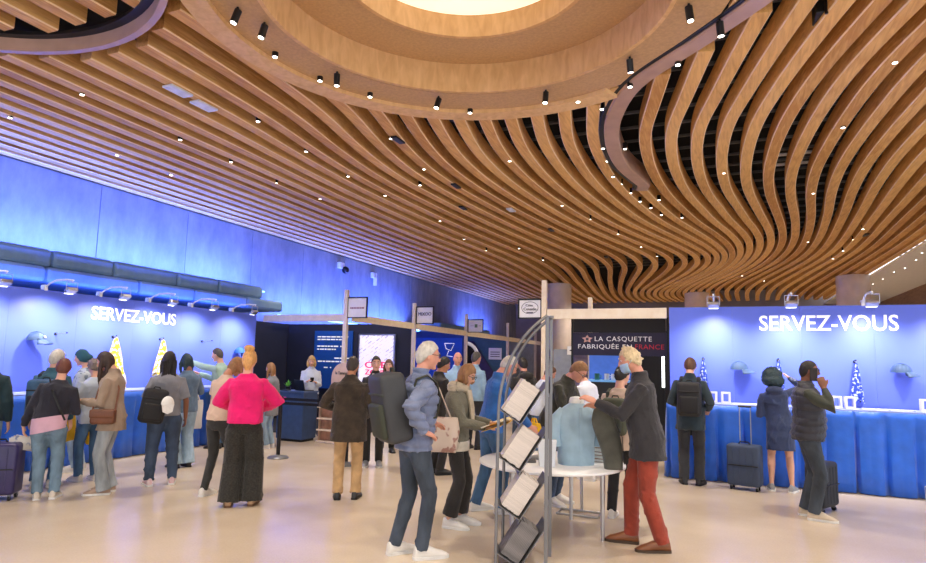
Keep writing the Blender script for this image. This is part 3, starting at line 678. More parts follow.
text('lettering', 'Côte', MI, s4, .13, .04, (-.01, -.013, .04)); text('lettering', 'Cenaide', MI, s4, .23, .05, (0, -.013, -.03)); Geo().box((0, -.013, -.07), (.12, .004, .018)).build('flourish', MI, s4)
for x, y, z, lab in [(-11.28, 16.9, 4.59, 'white dome security camera with dark lens on the concrete wall'), (-11.28, 19.0, 4.55, 'small white sensor on the concrete wall')]:
    t = empty('security_camera', (x, y, z)); Geo().box((-.06, 0, .08), (.12, .28, .2)).build('mount', M_WHT, t, bevel=.02)
    if y < 18: Geo().ell((.06, .1, -.06), (.12, .12, .12)).build('dome', M_BLACK, t, smooth=True)
    else: Geo().tube([(0, 0, 0), (0, 0, -.28)], .07, 10).build('body', M_WHT, t)
    tag(t, lab, 'camera' if y < 18 else 'sensor')
# ---------------- casquette stand
cb = empty('casquette_banner', (-1.69, 11.6, 1.80)); Geo().box((0, 0, .21), (1.68, .03, .42)).build('board', mat('banner_navy', srgb(40, 36, 66), .6, var=.03), cb)
MW = mat('banner_white', (.85, .84, .86), .6, emit=(.85, .84, .86), estr=.12); MR = mat('banner_red', srgb(190, 40, 60), .6, emit=srgb(190, 40, 60), estr=.12)
text('lettering', 'LA CASQUETTE', MW, cb, 1.02, .085, (.08, -.018, .265), spacing=1.15); text('lettering', 'FABRIQUÉE EN', MW, cb, .98, .085, (-.74, -.018, .125), align='LEFT', spacing=1.1); text('lettering', 'FRANCE', MR, cb, .50, .085, (.30, -.018, .125), align='LEFT', spacing=1.1)
st = []; 
for i in range(10): a = math.pi/2+i*math.pi/5; rr = .095 if i % 2 == 0 else .05; st.append((-.57+rr*1.1*math.cos(a), .30+rr*.8*math.sin(a)))
Geo().prism(st, -.022, -.016, 'y').build('star_emblem', mat('peach_star', srgb(225, 180, 170), .6), cb); Geo().box((-.57, -.024, .30), (.05, .004, .05)).build('emblem_mark', MI, cb)
for s_ in (-1, 1): Geo().box((s_*.86, .03, -.55), (.04, .04, 2.5)).build('upright', M_BLACK, cb)
tag(cb, 'navy banner reading LA CASQUETTE FABRIQUÉE EN FRANCE with peach star', 'banner')
wallp('partition', -2.5, -.75, 14.2, 2.40, mat('black_stand_wall', (.008, .008, .01), .6), 'black back partition of the casquette stand')
o = Geo().box((0, 0, 1.2), (.07, 1.6, 2.4)).build('partition', MATS['black_stand_wall'], loc=(-.78, 12.5, 0)); tag(o, 'black side partition of the casquette stand beside the blue wall', 'partition', 'booth partitions')
o = Geo().box((0, 0, .14), (1.66, .02, .28)).build('fascia', MATS['black_stand_wall'], loc=(-1.69, 11.62, 2.225)); tag(o, 'black fascia strip above the casquette banner', 'fascia')
shf = empty('lit_shelf', (-2.05, 13.1, 0)); Geo().box((0, 0, .64), (1.0, .42, 1.28)).build('cabinet', mat('dark_cabinet', (.02, .022, .028), .4), shf, bevel=.01)
Geo().box((0, 0, 1.30), (1.04, .46, .04)).build('shelf_board', mat('pale_blue_shelf', srgb(120, 170, 205), .4, emit=srgb(90, 150, 210), estr=.5), shf)
Geo().box((0, .2, 1.58), (1.0, .03, .5)).build('back_panel', mat('lit_blue_back', srgb(60, 90, 160), .5, emit=srgb(70, 110, 200), estr=.5), shf); tag(shf, 'dark cabinet with blue lit shelf under the casquette banner', 'shelf')
for i, (dx, m, lab) in enumerate([(-.28, mat('green_mug', srgb(60, 130, 110), .4), 'green mug'), (-.08, M_WHT, 'white mug'), (.06, M_WHT, 'white mug'), (.22, mat('blue_mug', srgb(40, 80, 190), .4), 'blue mug')]):
    t = empty('mug', (-2.05+dx, 12.98, 1.32)); g = Geo().lathe([(.048, 0), (.052, .01), (.052, .13), (.047, .13), (.045, .02)], 18).build('cup', m, t, smooth=True)
    Geo().tube([(.05, 0, .1), (.085, 0, .09), (.085, 0, .05), (.05, 0, .035)], .008, 8).build('handle', m, t); tag(t, lab+' on the blue lit shelf', 'mug', 'mugs on the lit shelf')
o = Geo().box((0, 0, .3), (.05, .02, .6)).build('light_tube', mat('tube_white', (1, 1, 1), .5, emit=(.9, .95, 1), estr=3), loc=(-.99, 12.6, 1.22)); tag(o, 'upright white light tube inside the casquette stand', 'light')
o = Geo().box((0, 0, .61), (.05, .03, 1.22)).build('tube_stand', M_BLACK, loc=(-.99, 12.6, 0)); tag(o, 'black stand under the white light tube', 'stand')
for x0, x1, y, z0, z1, m, lab in [(-3.9, -2.62, 15.6, 0, 2.0, M_GREYW, 'pale grey partition left of the casquette banner'), (-3.2, -2.6, 14.6, 0, 2.35, mat('mauve_wall', srgb(120, 108, 132), .6), 'mauve partition left of the casquette banner')]:
    wallp('partition', x0, x1, y, z1, m, lab)
t = empty('white_notice', (-3.1, 14.5, 1.95)); Geo().box((0, .03, 0), (.42, .02, .2)).build('board', M_WHT, t); Geo().box((0, .018, 0), (.3, .004, .03)).build('text_line', MI, t); tag(t, 'small white notice on the mauve partition', 'sign')
# ---------------- reception desk, kiosk, barrier
dk = empty('reception_desk', (-7.82, 10.34, .0)); md = mat('desk_navy', srgb(52, 78, 122), .5, var=.06)
Geo().box((0, 0, .03), (.56, .40, .06)).build('plinth', M_BLACK, dk); Geo().box((0, 0, .50), (.62, .46, .90)).build('body', md, dk, bevel=.006); Geo().box((0, 0, .965), (.66, .50, .03)).build('top', mat('desk_top', srgb(70, 96, 140), .35), dk, bevel=.004)
Geo().box((-.16, -.235, .84), (.12, .006, .03)).build('pink_logo', mat('pink_logo', srgb(220, 80, 180), .5, emit=srgb(220, 80, 180), estr=.3), dk); tag(dk, 'navy cube reception desk behind the barrier post', 'desk')
lp = empty('laptop', (-7.68, 10.36, .98), math.radians(160)); Geo().box((0, 0, .008), (.32, .22, .016)).build('base', M_BLACK, lp); Geo().box((0, .12, .11), (.32, .012, .21), rx=math.radians(-14)).build('screen', M_BLACK, lp); tag(lp, 'open black laptop on the navy reception desk', 'laptop')
pl = empty('potted_plant', (-8.04, 10.30, .98)); Geo().lathe([(.05, 0), (.06, .07), (.052, .07)], 16).build('pot', M_BLACK, pl, smooth=True)
mg = mat('bright_leaf', srgb(110, 200, 90), .5, var=.15, scale=20)
rl = random.Random(2)
for i in range(16):
    a = rl.uniform(0, 6.28); el = rl.uniform(.3, 1.4); L_ = rl.uniform(.09, .15); d = Vector((math.cos(a)*math.cos(el), math.sin(a)*math.cos(el), math.sin(el))); sd = Vector((-math.sin(a), math.cos(a), 0)); b0 = Vector((0, 0, .07))
    P = [b0, b0+d*L_*.4+sd*.028, b0+d*L_, b0+d*L_*.4-sd*.028, b0+d*L_*.45+Vector((0, 0, -.012))]
    Geo().add(P, [(0, 1, 4), (1, 2, 4), (2, 3, 4), (3, 0, 4)]).build('leaf', mg, pl)
tag(pl, 'small bright green potted plant on the reception desk', 'plant')
o = Geo().box((0, 0, .012), (.16, .12, .024)).build('card_tray', M_BLACK, bevel=.004, loc=(-7.98, 10.16, .98)); tag(o, 'black card tray on the reception desk edge', 'tray')
kk = empty('cardboard_kiosk', (-6.98, 10.5, 0), math.radians(-8)); mk = mat('kiosk_board', srgb(206, 178, 160), .65, var=.04)
arch = [(-.30, 0), (.30, 0), (.30, 1.25)]+[(.30*math.cos(a), 1.25+.30*math.sin(a)) for a in np.linspace(0, math.pi, 20)][1:-1]+[(-.30, 1.25)]
Geo().prism(arch, .12, .15, 'y').build('arched_back', mk, kk)
for z in (.02, .24, .46, .68): Geo().box((0, -.06, z), (.62, .36, .025)).build('shelf', mat('kiosk_shelf', srgb(232, 216, 204), .6), kk)
for z in (.13, .35, .57): Geo().box((0, -.02, z), (.56, .24, .185)).build('stock_box', mat('kiosk_stock', srgb(176, 134, 112), .7, var=.15, scale=9), kk)
for s in (-1, 1): Geo().box((s*.305, -.03, .36), (.02, .30, .72)).build('side', mk, kk)
text('lettering', 'la Tammais', MI, kk, .34, .06, (-.02, .117, 1.32)); Geo().prism([(-.16, 1.02), (-.2, 1.06), (-.2, 1.16), (-.08, 1.16), (-.08, 1.06), (-.12, 1.02)], .112, .118, 'y').build('emblem', MI, kk); Geo().box((-.14, .110, 1.09), (.02, .004, .07)).build('emblem_mark', M_WHT, kk)
tag(kk, 'beige arched cardboard display kiosk with black emblem', 'kiosk')
def stanchion(x, y, lab):
    t = empty('barrier_post', (x, y, 0)); Geo().lathe([(.17, 0), (.17, .012), (.15, .03), (.04, .045), (.03, .06)], 32).build('base', M_GREYM, t, smooth=True)
    Geo().tube([(0, 0, .05), (0, 0, .98)], .032, 16).build('pole', M_BLACK, t, smooth=True); Geo().tube([(0, 0, .86), (0, 0, 1.0)], .038, 16).build('belt_head', M_BLACK, t, smooth=True); tag(t, lab, 'barrier post', 'barrier posts'); return t
A_, B_ = (-6.67, 8.38), (-5.36, 8.36)
stanchion(*A_, 'black barrier post with round base beside the navy desk'); stanchion(*B_, 'black barrier post behind the man in the brown coat')
for z in (.955, .885):
    o = Geo().box((0, 0, 0), (1.24, .006, .045)).build('barrier_belt', M_BLACK, loc=((A_[0]+B_[0])/2, (A_[1]+B_[1])/2, z), rz=math.atan2(B_[1]-A_[1], B_[0]-A_[0])); tag(o, ('upper' if z > .92 else 'lower')+' black belt strung between the barrier posts', 'belt')
# ---------------- round table
TC = (-1.56, 6.17); TZ = .66
rt = empty('round_table', (TC[0], TC[1], 0)); Geo().lathe([(.70, TZ-.028), (.72, TZ-.02), (.72, TZ-.004), (.715, TZ)], 64).build('table_top', M_WHT, rt, smooth=True)
for (x, y) in [(-1.03, 6.01), (-1.86, 5.84), (-1.47, 6.66), (-2.05, 6.4)]:
    Geo().tube([(x-TC[0], y-TC[1], 0), (x-TC[0], y-TC[1], TZ-.028)], [.017, .026], 14).build('leg', M_STEEL, rt, smooth=True)
tag(rt, 'round white table with slim metal legs carrying the shirt display', 'table')
sb = empty('metal_stool_base', (-1.44, 6.93, 0)); Geo().tube([(-.22, -.12, .012), (.22, -.12, .012), (.22, .12, .012), (-.22, .12, .012), (-.22, -.12, .012)], .011, 8).build('floor_loop', M_STEEL, sb); Geo().tube([(0, .14, .012), (0, .1, .56)], .018, 12).build('column', M_STEEL, sb); tag(sb, 'metal stand with looped floor base behind the round table', 'stand')
# items on the table
def books(x, y, n, lab):
    z = TZ
    for i in range(n):
        th = random.uniform(.03, .05); c = [srgb(150, 100, 66), srgb(196, 180, 164), srgb(120, 70, 50), srgb(210, 205, 200)][i % 4]
        b = empty('boxed_book', (x, y, z), math.radians(random.uniform(-12, 12))); Geo().box((0, 0, th/2), (.16, .22, th)).build('cover', mat('book_%d' % (i % 4), c, .6), b, bevel=.003); Geo().box((.004, -.004, th/2), (.154, .218, th*.7)).build('pages', M_PAPER, b); tag(b, ['brown', 'beige', 'dark red-brown', 'pale grey'][i % 4]+' '+lab+[', bottom of its stack', ', second from the bottom', ', third from the bottom', ', fourth from the bottom', ', second from the top', ', top of its stack'][i], 'book', 'books stacked on the round table'); z += th+.001
books(-1.10, 6.45, 6, 'boxed book stacked behind the pale blue shirt')
o = Geo().prism([(-.07, 0), (.07, 0), (.09, .25), (-.09, .25)], -.05, .05, 'y').build('leaflet_holder', mat('frosted_acrylic', (.75, .78, .82), .2, var=.02), bevel=.006, loc=(-1.52, 5.83, TZ), rz=math.radians(20)); tag(o, 'pale frosted leaflet holder beside the blue shirt', 'holder')
for i, (x, y, c) in enumerate([(-1.78, 6.0, (.1, .1, .11)), (-1.95, 6.16, (.7, .7, .72)), (-1.72, 6.28, (.3, .3, .32)), (-1.80, 5.78, (.6, .58, .55))]):
    o = Geo().box((0, 0, .012), (.20, .14, .024)).build('brochure_pile', mat('brochure_%d' % i, c, .6), bevel=.003, loc=(x, y, TZ), rz=math.radians(20+i*25)); tag(o, ['black', 'light grey', 'dark grey', 'beige'][i]+' brochure pile on the round table', 'brochures', 'brochures on the round table')
# ---------------- leaning magazine rack
RKO = atz(521, 563, 0); wv = Vector((CR.x, CR.y, 0)).normalized(); dv = Vector((-wv.y, wv.x, 0))
rk = empty('magazine_rack', (RKO.x, RKO.y, 0), math.atan2(wv.y, wv.x))   # local x = width, local y = depth away
def rack_frame(y, xoff):
    L_, Rr = -.215+xoff, .185+xoff
    arcp = [(L_, y, 0.0), (L_, y, .6), (L_+.005, y, 1.2)]
    for a in np.linspace(0, 1, 14)[1:]:
        th = a*math.radians(62); arcp.append((L_+.005+.76*(1-math.cos(th)), y, 1.2+.90*math.sin(th)))
    k = (Rr-arcp[-1][0]); z_end = 2.02
    pts = [(p[0]+(k*(max(0, p[2]-1.2)/(arcp[-1][2]-1.2))), p[1], 1.2+(p[2]-1.2)*(z_end-1.2)/(arcp[-1][2]-1.2) if p[2] > 1.2 else p[2]) for p in arcp]
    Geo().tube(pts, [(.013, .013)]*len(pts), 8).build('curved_tube', M_GREYM, rk, smooth=True)
    Geo().box((Rr, y, 1.01), (.028, .018, 2.02)).build('upright', M_GREYM, rk)
rack_frame(-.12, .0); rack_frame(.19, .075)
Geo().box((.222, .035, 2.01), (.03, .33, .02)).build('top_plate', M_GREYM, rk, rz=None)
Geo().box((.222, .035, 1.70), (.02, .31, .08)).build('cross_plate', M_GREYM, rk); Geo().box((.222, .035, 1.45), (.02, .31, .14)).build('cross_plate', M_GREYM, rk)
M_MAG = mat('magazine_edges', srgb(214, 204, 196), .75, var=.10, scale=30, stretch=(1, 1, 14))
tag(rk, 'leaning grey metal magazine rack with curved frame beside the round table', 'rack')
def stack(zc, xc, m, lab):
    g = empty('magazine_stack', (0, 0, 0)); an = math.radians(33); R_ = Matrix.Rotation(an, 3, 'Y')
    t = empty('tmp'); bpy.data.objects.remove(t)
    P = lambda u, v, w: (R_ @ Vector((u, v, w)))
    n = 14; th = .165/n
    for i in range(n):
        u = -.0825+(i+.5)*th; Lm = .31-random.uniform(0, .008); c = P(u, 0, random.uniform(-.003, .003))
        o = Geo().box((0, 0, 0), (th*.96, .235, Lm)).build('magazine', m, g); o.location = c; o.rotation_euler = (0, an, 0)
    g.location = rk.matrix_basis @ Vector((xc, .035, zc)); g.rotation_euler = (0, 0, rk.rotation_euler.z)
    tag(g, lab, 'magazines', 'magazine stacks in the rack')
    for (u, w, su, sw) in [(.103, .02, .006, .44), (0, -.168, .21, .006)]:
        c = P(u, 0, w); o = Geo().box((0, 0, 0), (su, .30, sw)).build('tray', M_GREYM, rk); o.location = (c.x+xc, c.y+.035, c.z+zc); o.rotation_euler = (0, an, 0)
    return g
bpy.context.view_layer.update()
for zc, lab, m in [(1.32, 'topmost tilted stack of pale magazines in the rack', M_MAG), (.94, 'second tilted stack of pale magazines from the top of the rack', M_MAG), (.56, 'third tilted stack of pale magazines from the top of the rack', M_MAG), (.185, 'lowest tilted stack of darker magazines in the rack', mat('magazine_dark', srgb(120, 116, 116), .7, var=.2, scale=20, stretch=(8, 1, 1)))]:
    stack(zc, -.02, m, lab)
# ================================================================== PEOPLE
def skin_mat(name, c): return mat(name, c, .5, var=.05, scale=12, bump=.03, bscale=200)
SK_L = skin_mat('skin_light', srgb(226, 172, 146)); SK_P = skin_mat('skin_pink', srgb(222, 158, 134)); SK_M = skin_mat('skin_tan', srgb(190, 132, 98)); SK_D = skin_mat('skin_brown', srgb(138, 90, 66))
def cloth(name, c, var=.10, scale=9, bump=.25, bscale=140, rough=.85, **k): return mat(name, c, rough, var=var, scale=scale, bump=bump, bscale=bscale, sheen=.15, **k)
def denim(name, c): return mat(name, c, .85, var=.22, scale=7, bump=.3, bscale=220, stretch=(1, 1, .35))
def hairm(name, c): return mat(name, c, .55, var=.10, scale=30, bump=.15, bscale=90, stretch=(1.5, 1.5, .8))
M_SOLE = mat('white_sole', (.75, .74, .72), .6); M_EYE = mat('eye_white', (.7, .68, .66), .3, var=0); M_PUP = mat('eye_dark', (.02, .015, .012), .2, var=0); M_LIP = mat('lips', srgb(186, 112, 100), .5)
def sstep(a, b, x): t = min(1, max(0, (x-a)/(b-a))); return t*t*(3-2*t)
def ik(a, c, l1, l2, pole):
    a = Vector(a); c = Vector(c); d = c-a; L_ = d.length
    if L_ > (l1+l2)*.995: c = a+d*((l1+l2)*.995/L_); d = c-a; L_ = d.length
    u = d.normalized(); p = Vector(pole); p = (p-u*p.dot(u)).normalized()
    x = (l1*l1-l2*l2+L_*L_)/(2*L_); h = math.sqrt(max(0, l1*l1-x*x))
    return a+u*x+p*h, c
TORSO = [(.80, .10, .075, -.01), (.86, .150, .102, -.012), (.93, .166, .114, -.016), (1.0, .156, .106, -.008), (1.08, .142, .098, .0), (1.18, .150, .104, .002), (1.28, .168, .114, .0), (1.35, .174, .106, -.010), (1.40, .152, .088, -.014), (1.44, .104, .070, -.014), (1.485, .062, .058, -.010)]
def ellsec(c, rx, ry, n=20, pw=2.4):
    out = []
    for k in range(n):
        t = 2*math.pi*k/n; cs, sn = math.cos(t), math.sin(t)
        out.append(Vector((c[0]+rx*abs(cs)**(2/pw)*(1 if cs >= 0 else -1), c[1]+ry*abs(sn)**(2/pw)*(1 if sn >= 0 else -1), c[2])))
    return out
def post_wrinkle(amp, quilt=0.0, qz=.085, seed=0, sc=1.0):
    def f(d, me):
        n = len(me.vertices)
        if n == 0: return
        co = np.empty(n*3, np.float32); me.vertices.foreach_get('co', co); co = co.reshape(-1, 3)
        no = np.empty(n*3, np.float32); me.vertices.foreach_get('normal', no); no = no.reshape(-1, 3)
        r = np.random.default_rng(seed); h = np.zeros(n, np.float32); x = co*sc
        for _ in range(7):
            k = r.normal(0, 1, 3)*np.array([34, 34, 30]); w = r.normal(0, 1, 3)*9; h += 1-2*np.abs(np.sin(x@k*.5+1.6*np.sin(x@w+r.uniform(0, 6))+r.uniform(0, 6)))**.8
        disp = amp*1.3*np.clip(h/2.4, -.7, 1.6)
        if quilt: disp = disp+quilt*(np.abs(np.sin(math.pi*(co[:, 2]+.15*np.abs(co[:, 0]))/qz))**.45-.6)
        me.vertices.foreach_set('co', (co+no*disp[:, None]).astype(np.float32).ravel()); me.update()
    return f
def post_none(d, me): pass
def remesh_part(name, g, m, parent, voxel, post=post_none, smooth=2, label=None):
    me = g.mesh(name+'_raw'); o = bpy.data.objects.new(name+'_raw', me); TMP.collection.objects.link(o)
    r = o.modifiers.new('r', 'REMESH'); r.mode = 'VOXEL'; r.voxel_size = voxel; r.adaptivity = 0
    if smooth: s = o.modifiers.new('s', 'SMOOTH'); s.factor = .5; s.iterations = smooth
    PEND.append(dict(kind='remesh', o=o, name=name, m=m, parent=parent, post=post, label=label))

class Person: pass
NPERS = [0]
def person(px, py, face, H, label, skin, top, bottom, shoes, hair, lean=0, side=0, head=(8, 0), lh=None, rh=None, lp=None, rp=None, lf=(-.10, 0), rf=(.10, 0), fyaw=(8, -8),
           bw=1.0, bd=1.0, belly=0.0, female=False, vox=.012, group='people in the hall', glasses=False, mask=None, fingers=28, lhd=None, rhd=None, gpos=None, extra_neck=0.0):
    NPERS[0] += 1; seed = NPERS[0]
    P = Person(); s = H/1.75; P.s = s; P.lean = lean; P.H = H
    g0 = Vector(gpos) if gpos else atz(px, py, 0); P.g = g0
    rz = math.atan2(g0.y, g0.x)-math.pi/2-math.radians(face); P.rz = rz
    root = empty('person', (g0.x, g0.y, 0), rz); P.root = root; tag(root, label, 'person', group)
    ln, sd = math.radians(lean), math.radians(side)
    def T(p):
        p = Vector(p); w = sstep(.88, 1.16, p.z); q = p-Vector((0, 0, .93))
        if w > 0: q = Matrix.Rotation(sd*w, 3, 'Y') @ (Matrix.Rotation(-ln*w, 3, 'X') @ q)
        return q+Vector((0, 0, .93))
    P.T = T; S = lambda p: Vector(p)*s; P.S = S
    P.world = lambda p: Matrix.Translation((g0.x, g0.y, 0)) @ Matrix.Rotation(rz, 4, 'Z') @ (Vector(p)*s)
    fw = .93 if female else 1.0
    # joints
    J = {}
    for k, sg in (('l', -1), ('r', 1)):
        J[k+'sh'] = T((sg*.168*bw*fw, -.012, 1.375))
        tgt = lh if k == 'l' else rh; pole = lp if k == 'l' else rp
        if tgt is None: tgt = (sg*(.235*bw), .03, .84)
        el, wr = ik(J[k+'sh'], tgt, .29, .26, pole or (sg*.35, -.9, -.35)); J[k+'el'] = el; J[k+'wr'] = wr
        ft = lf if k == 'l' else rf
        J[k+'hip'] = Vector((sg*.088*bw, -.008, .90)); J[k+'an'] = Vector((ft[0], ft[1]-.02, .085))
        kn, an = ik(J[k+'hip'], J[k+'an'], .42, .415, (sg*.08, 1, 0)); J[k+'kn'] = kn; J[k+'an'] = an
    P.J = J
    nk = T((0, -.012, 1.47)); hp, hy = math.radians(head[0]), math.radians(head[1])
    RH = Matrix.Rotation(sd*.5, 3, 'Y') @ Matrix.Rotation(-ln*.5, 3, 'X') @ Matrix.Rotation(-hy, 3, 'Z') @ Matrix.Rotation(-hp, 3, 'X')
    hc = nk+Vector((0, 0, extra_neck))+RH @ Vector((0, .028, .168)); P.hc = hc; P.RH = RH
    HP = lambda p: hc+RH @ Vector(p)
    P.HP = HP
    # --- body (one continuous figure)
    B = Geo()
    secs = [[S(T(q)) for q in ellsec((0, c, z), rx*bw*fw*(.86 if z < 1.42 else .95), ry*bd*(.86 if z < 1.42 else .95)+0, 18)] for z, rx, ry, c in TORSO]
    B.sweep(secs)
    B.tube([S(T((0, -.014, 1.43))), S(nk+Vector((0, 0, .02))), S(hc+RH @ Vector((0, -.025, -.06)))], [.062*s, .055*s, .052*s], 14)
    af = .80 if (top.get('sleeve', 1.0) > .98 or top.get('inner')) else 1.0; lfct = .80 if bottom.get('k', 'trousers') == 'trousers' else 1.0
    for k, sg in (('l', -1), ('r', 1)):
        sh, el, wr = J[k+'sh'], J[k+'el'], J[k+'wr']
        B.tube([S(sh+Vector((-sg*.05, 0, .0))), S(sh), S(sh.lerp(el, .5)), S(el), S(el.lerp(wr, .35)), S(wr)], [.042*s, .044*s, .040*s*af, .037*s*af, .034*s*af, .025*s], 12)
        hip, kn, an = J[k+'hip'], J[k+'kn'], J[k+'an']
        calf = kn.lerp(an, .32)+Vector((0, -.012, 0))
        B.tube([S(hip+Vector((0, 0, .03))), S(hip.lerp(kn, .3)), S(hip.lerp(kn, .75)), S(kn), S(calf), S(kn.lerp(an, .8)), S(an)], [.070*s, .078*s*lfct, .062*s*lfct, .052*s*lfct, .053*s*lfct, .034*s, .030*s], 14)
        fy = math.radians(fyaw[0] if k == 'l' else fyaw[1]); fd = Vector((math.sin(-fy), math.cos(fy), 0))
        B.tube([S(Vector((an.x, an.y, .045))-fd*.035), S(Vector((an.x, an.y, .04))+fd*.04), S(Vector((an.x, an.y, .03))+fd*.12)], [.026*s, .027*s, .018*s], 10)
        # hand
        hd = (lhd if k == 'l' else rhd); d = Vector(hd).normalized() if hd else (wr-el).normalized()
        inw = Vector((-sg, .15, -.35)) if abs(d.z) > .6 else Vector((-sg*.45, -.1, -1)); pn = (inw-d*inw.dot(d)).normalized(); wd = d.cross(pn)*(1 if k == 'r' else -1)
        if wd.dot(Vector((0, .6, .8))) < 0: wd = -wd
        hs = s*(.92 if female else 1.0)
        o0 = wr*s
        B.tube([o0-d*.02*hs, o0+d*.02*hs, o0+d*.06*hs, o0+d*.098*hs], [(.018*hs, .027*hs), (.018*hs, .036*hs), (.017*hs, .043*hs), (.013*hs, .042*hs)], 12, up=pn)
        P.__dict__[k+'palm'] = (wr+d*.07*(hs/s))+pn*.02
        cu = math.radians(fingers)
        for fi, (off, L_) in enumerate([(.031, .066), (.011, .075), (-.010, .070), (-.030, .054)]):
            b0 = o0+d*.09*hs+wd*off*hs; a1 = cu*.7; d1 = d*math.cos(a1)+pn*math.sin(a1); a2 = a1+cu; d2 = d*math.cos(a2)+pn*math.sin(a2)
            B.tube([b0, b0+d1*L_*.55*hs, b0+d1*L_*.55*hs+d2*L_*.5*hs], [.0098*hs, .0092*hs, .0075*hs], 8)
        tb = o0+d*.03*hs+wd*.032*hs; td = (d*.7+wd*.6+pn*.35).normalized()
        B.tube([tb-td*.01, tb+td*.035*hs, tb+(td*.05+d*.022)*hs], [.013*hs, .0115*hs, .009*hs], 8)
    # head
    nu, nv = 24, 18; V = []
    for j in range(nv+1):
        ph = math.pi*j/nv
        for k in range(nu):
            t = 2*math.pi*k/nu; x, y, z = math.sin(ph)*math.cos(t), math.sin(ph)*math.sin(t), -math.cos(ph)
            X, Y, Z = x*.075, y*.093, z*.116
            if z < 0:
                X *= 1-.22*(-z)**1.3
                if y < 0: Y *= 1-.32*(-z)
                else: Y *= 1+.22*(-z)**1.4*(1 if z > -.8 else .9)
            if y > .5: Y -= .004*math.exp(-((Z-.015)/.014)**2)*min(1, abs(x)/.25)
            V.append(S(HP((X, Y, Z))))
    B.add(V, [(j*nu+k, j*nu+(k+1) % nu, (j+1)*nu+(k+1) % nu, (j+1)*nu+k) for j in range(nv) for k in range(nu)])
    B.tube([S(HP((0, .086, .022))), S(HP((0, .103, -.012))), S(HP((0, .106, -.024))), S(HP((0, .088, -.03)))], [.007*s, .011*s, .013*s, .010*s], 8)
    B.ell(S(HP((0, .066, -.092))), (.026*s, .022*s, .018*s), 10, 6)
    if hair['k'] in ('short', 'bald', 'bun', 'pony', 'none'):
      for sg in (-1, 1): B.ell(S(HP((sg*.075, -.004, -.008))), (.010*s, .018*s, .031*s), 8, 6, RH)
    remesh_part('body', B, skin, root, vox*(.75 if vox < .011 else .85), smooth=1)
    # face details
    for sg in (-1, 1):
        e = Geo().ell(S(HP((sg*.030, .0815, .014))), (.0125*s, .006*s, .0075*s), 10, 6, RH).build('eye', M_EYE, root, smooth=True)
        Geo().ell(S(HP((sg*.030, .0865, .014))), (.0055*s, .003*s, .006*s), 8, 6, RH).build('iris', M_PUP, e, smooth=True)
        Geo().tube([S(HP((sg*.013, .0905, .034))), S(HP((sg*.030, .0885, .040))), S(HP((sg*.047, .078, .035)))], .004*s, 6).build('eyebrow', hair['m'], root, smooth=True)
    if not mask: Geo().ell(S(HP((0, .0865, -.054))), (.019*s, .005*s, .006*s), 12, 6, RH).build('mouth', M_LIP, root, smooth=True)
    if mask:
        g = Geo(); rows = []
        for z, f in ((-.018, 1.18), (-.045, 1.24), (-.08, 1.2), (-.105, 1.02)):
            rows.append([S(HP((.078*math.sin(a)*(1-.1*abs(z+.04)/.06), .097*f*math.cos(a)-.012+.0, z))) for a in np.linspace(-1.15, 1.15, 13)])
        g.sweep(rows, close=False); o = g.build('face_mask', mask, root, smooth=True); q = o.modifiers.new('s', 'SOLIDIFY'); q.thickness = .004
        for sg in (-1, 1): Geo().tube([S(HP((sg*.070, .035, -.04))), S(HP((sg*.082, .0, -.01))), S(HP((sg*.078, -.012, .01)))], .002, 5).build('mask_loop', mask, o)
    if glasses:
        g = Geo()
        for sg in (-1, 1):
            g.tube([S(HP((sg*.031+.022*math.cos(a), .098, .012+.018*math.sin(a)))) for a in np.linspace(0, 2*math.pi, 17)], .0024*s, 5, cap=False); g.tube([S(HP((sg*.053, .097, .016))), S(HP((sg*.079, .0, .014)))], .0024*s, 5)
        g.tube([S(HP((-.009, .1, .016))), S(HP((.009, .1, .016)))], .0024*s, 5); g.build('glasses', M_BLACK, root)
    # --- hair
    hk = hair['k']; hm = hair['m']
    if hk != 'none':
        G = Geo(); V = []; nu, nv = 28, 18
        th = hair.get('th', .010); back = {'short': -.088, 'bald': -.07, 'bob': -.12, 'long': -.10, 'bun': -.085, 'curly': -.09, 'scarf': -.10, 'pony': -.085}[hk]
        earz = {'short': .0, 'bald': -.0, 'bob': -.11, 'long': -.10, 'bun': -.005, 'curly': -.03, 'scarf': -.06, 'pony': -.005}[hk]
        frz = {'short': .070, 'bald': .088, 'bob': .058, 'long': .062, 'bun': .066, 'curly': .055, 'scarf': .052, 'pony': .068}[hk]
        if 'frz' in hair: frz = hair['frz']
        for j in range(nv+1):
            ph = math.pi*j/nv
            for k in range(nu):
                t = 2*math.pi*k/nu; x, y, z = math.sin(ph)*math.cos(t), math.sin(ph)*math.sin(t), -math.cos(ph)
                X, Y, Z = x*(.076+th), y*(.095+th)-.004, z*(.118+th)+.002
                if y > .15: zm = earz+(frz-earz)*sstep(.15, .75, y)
                else: zm = back+(earz-back)*sstep(-.75, .2, y)
                if Z < zm:
                    f = .90 if (hk not in ('long', 'bob')) else .98
                    Z = zm; X *= f; Y *= f
                V.append(S(HP((X, Y, Z))))
        G.add(V, [(j*nu+k, j*nu+(k+1) % nu, (j+1)*nu+(k+1) % nu, (j+1)*nu+k) for j in range(nv) for k in range(nu)])
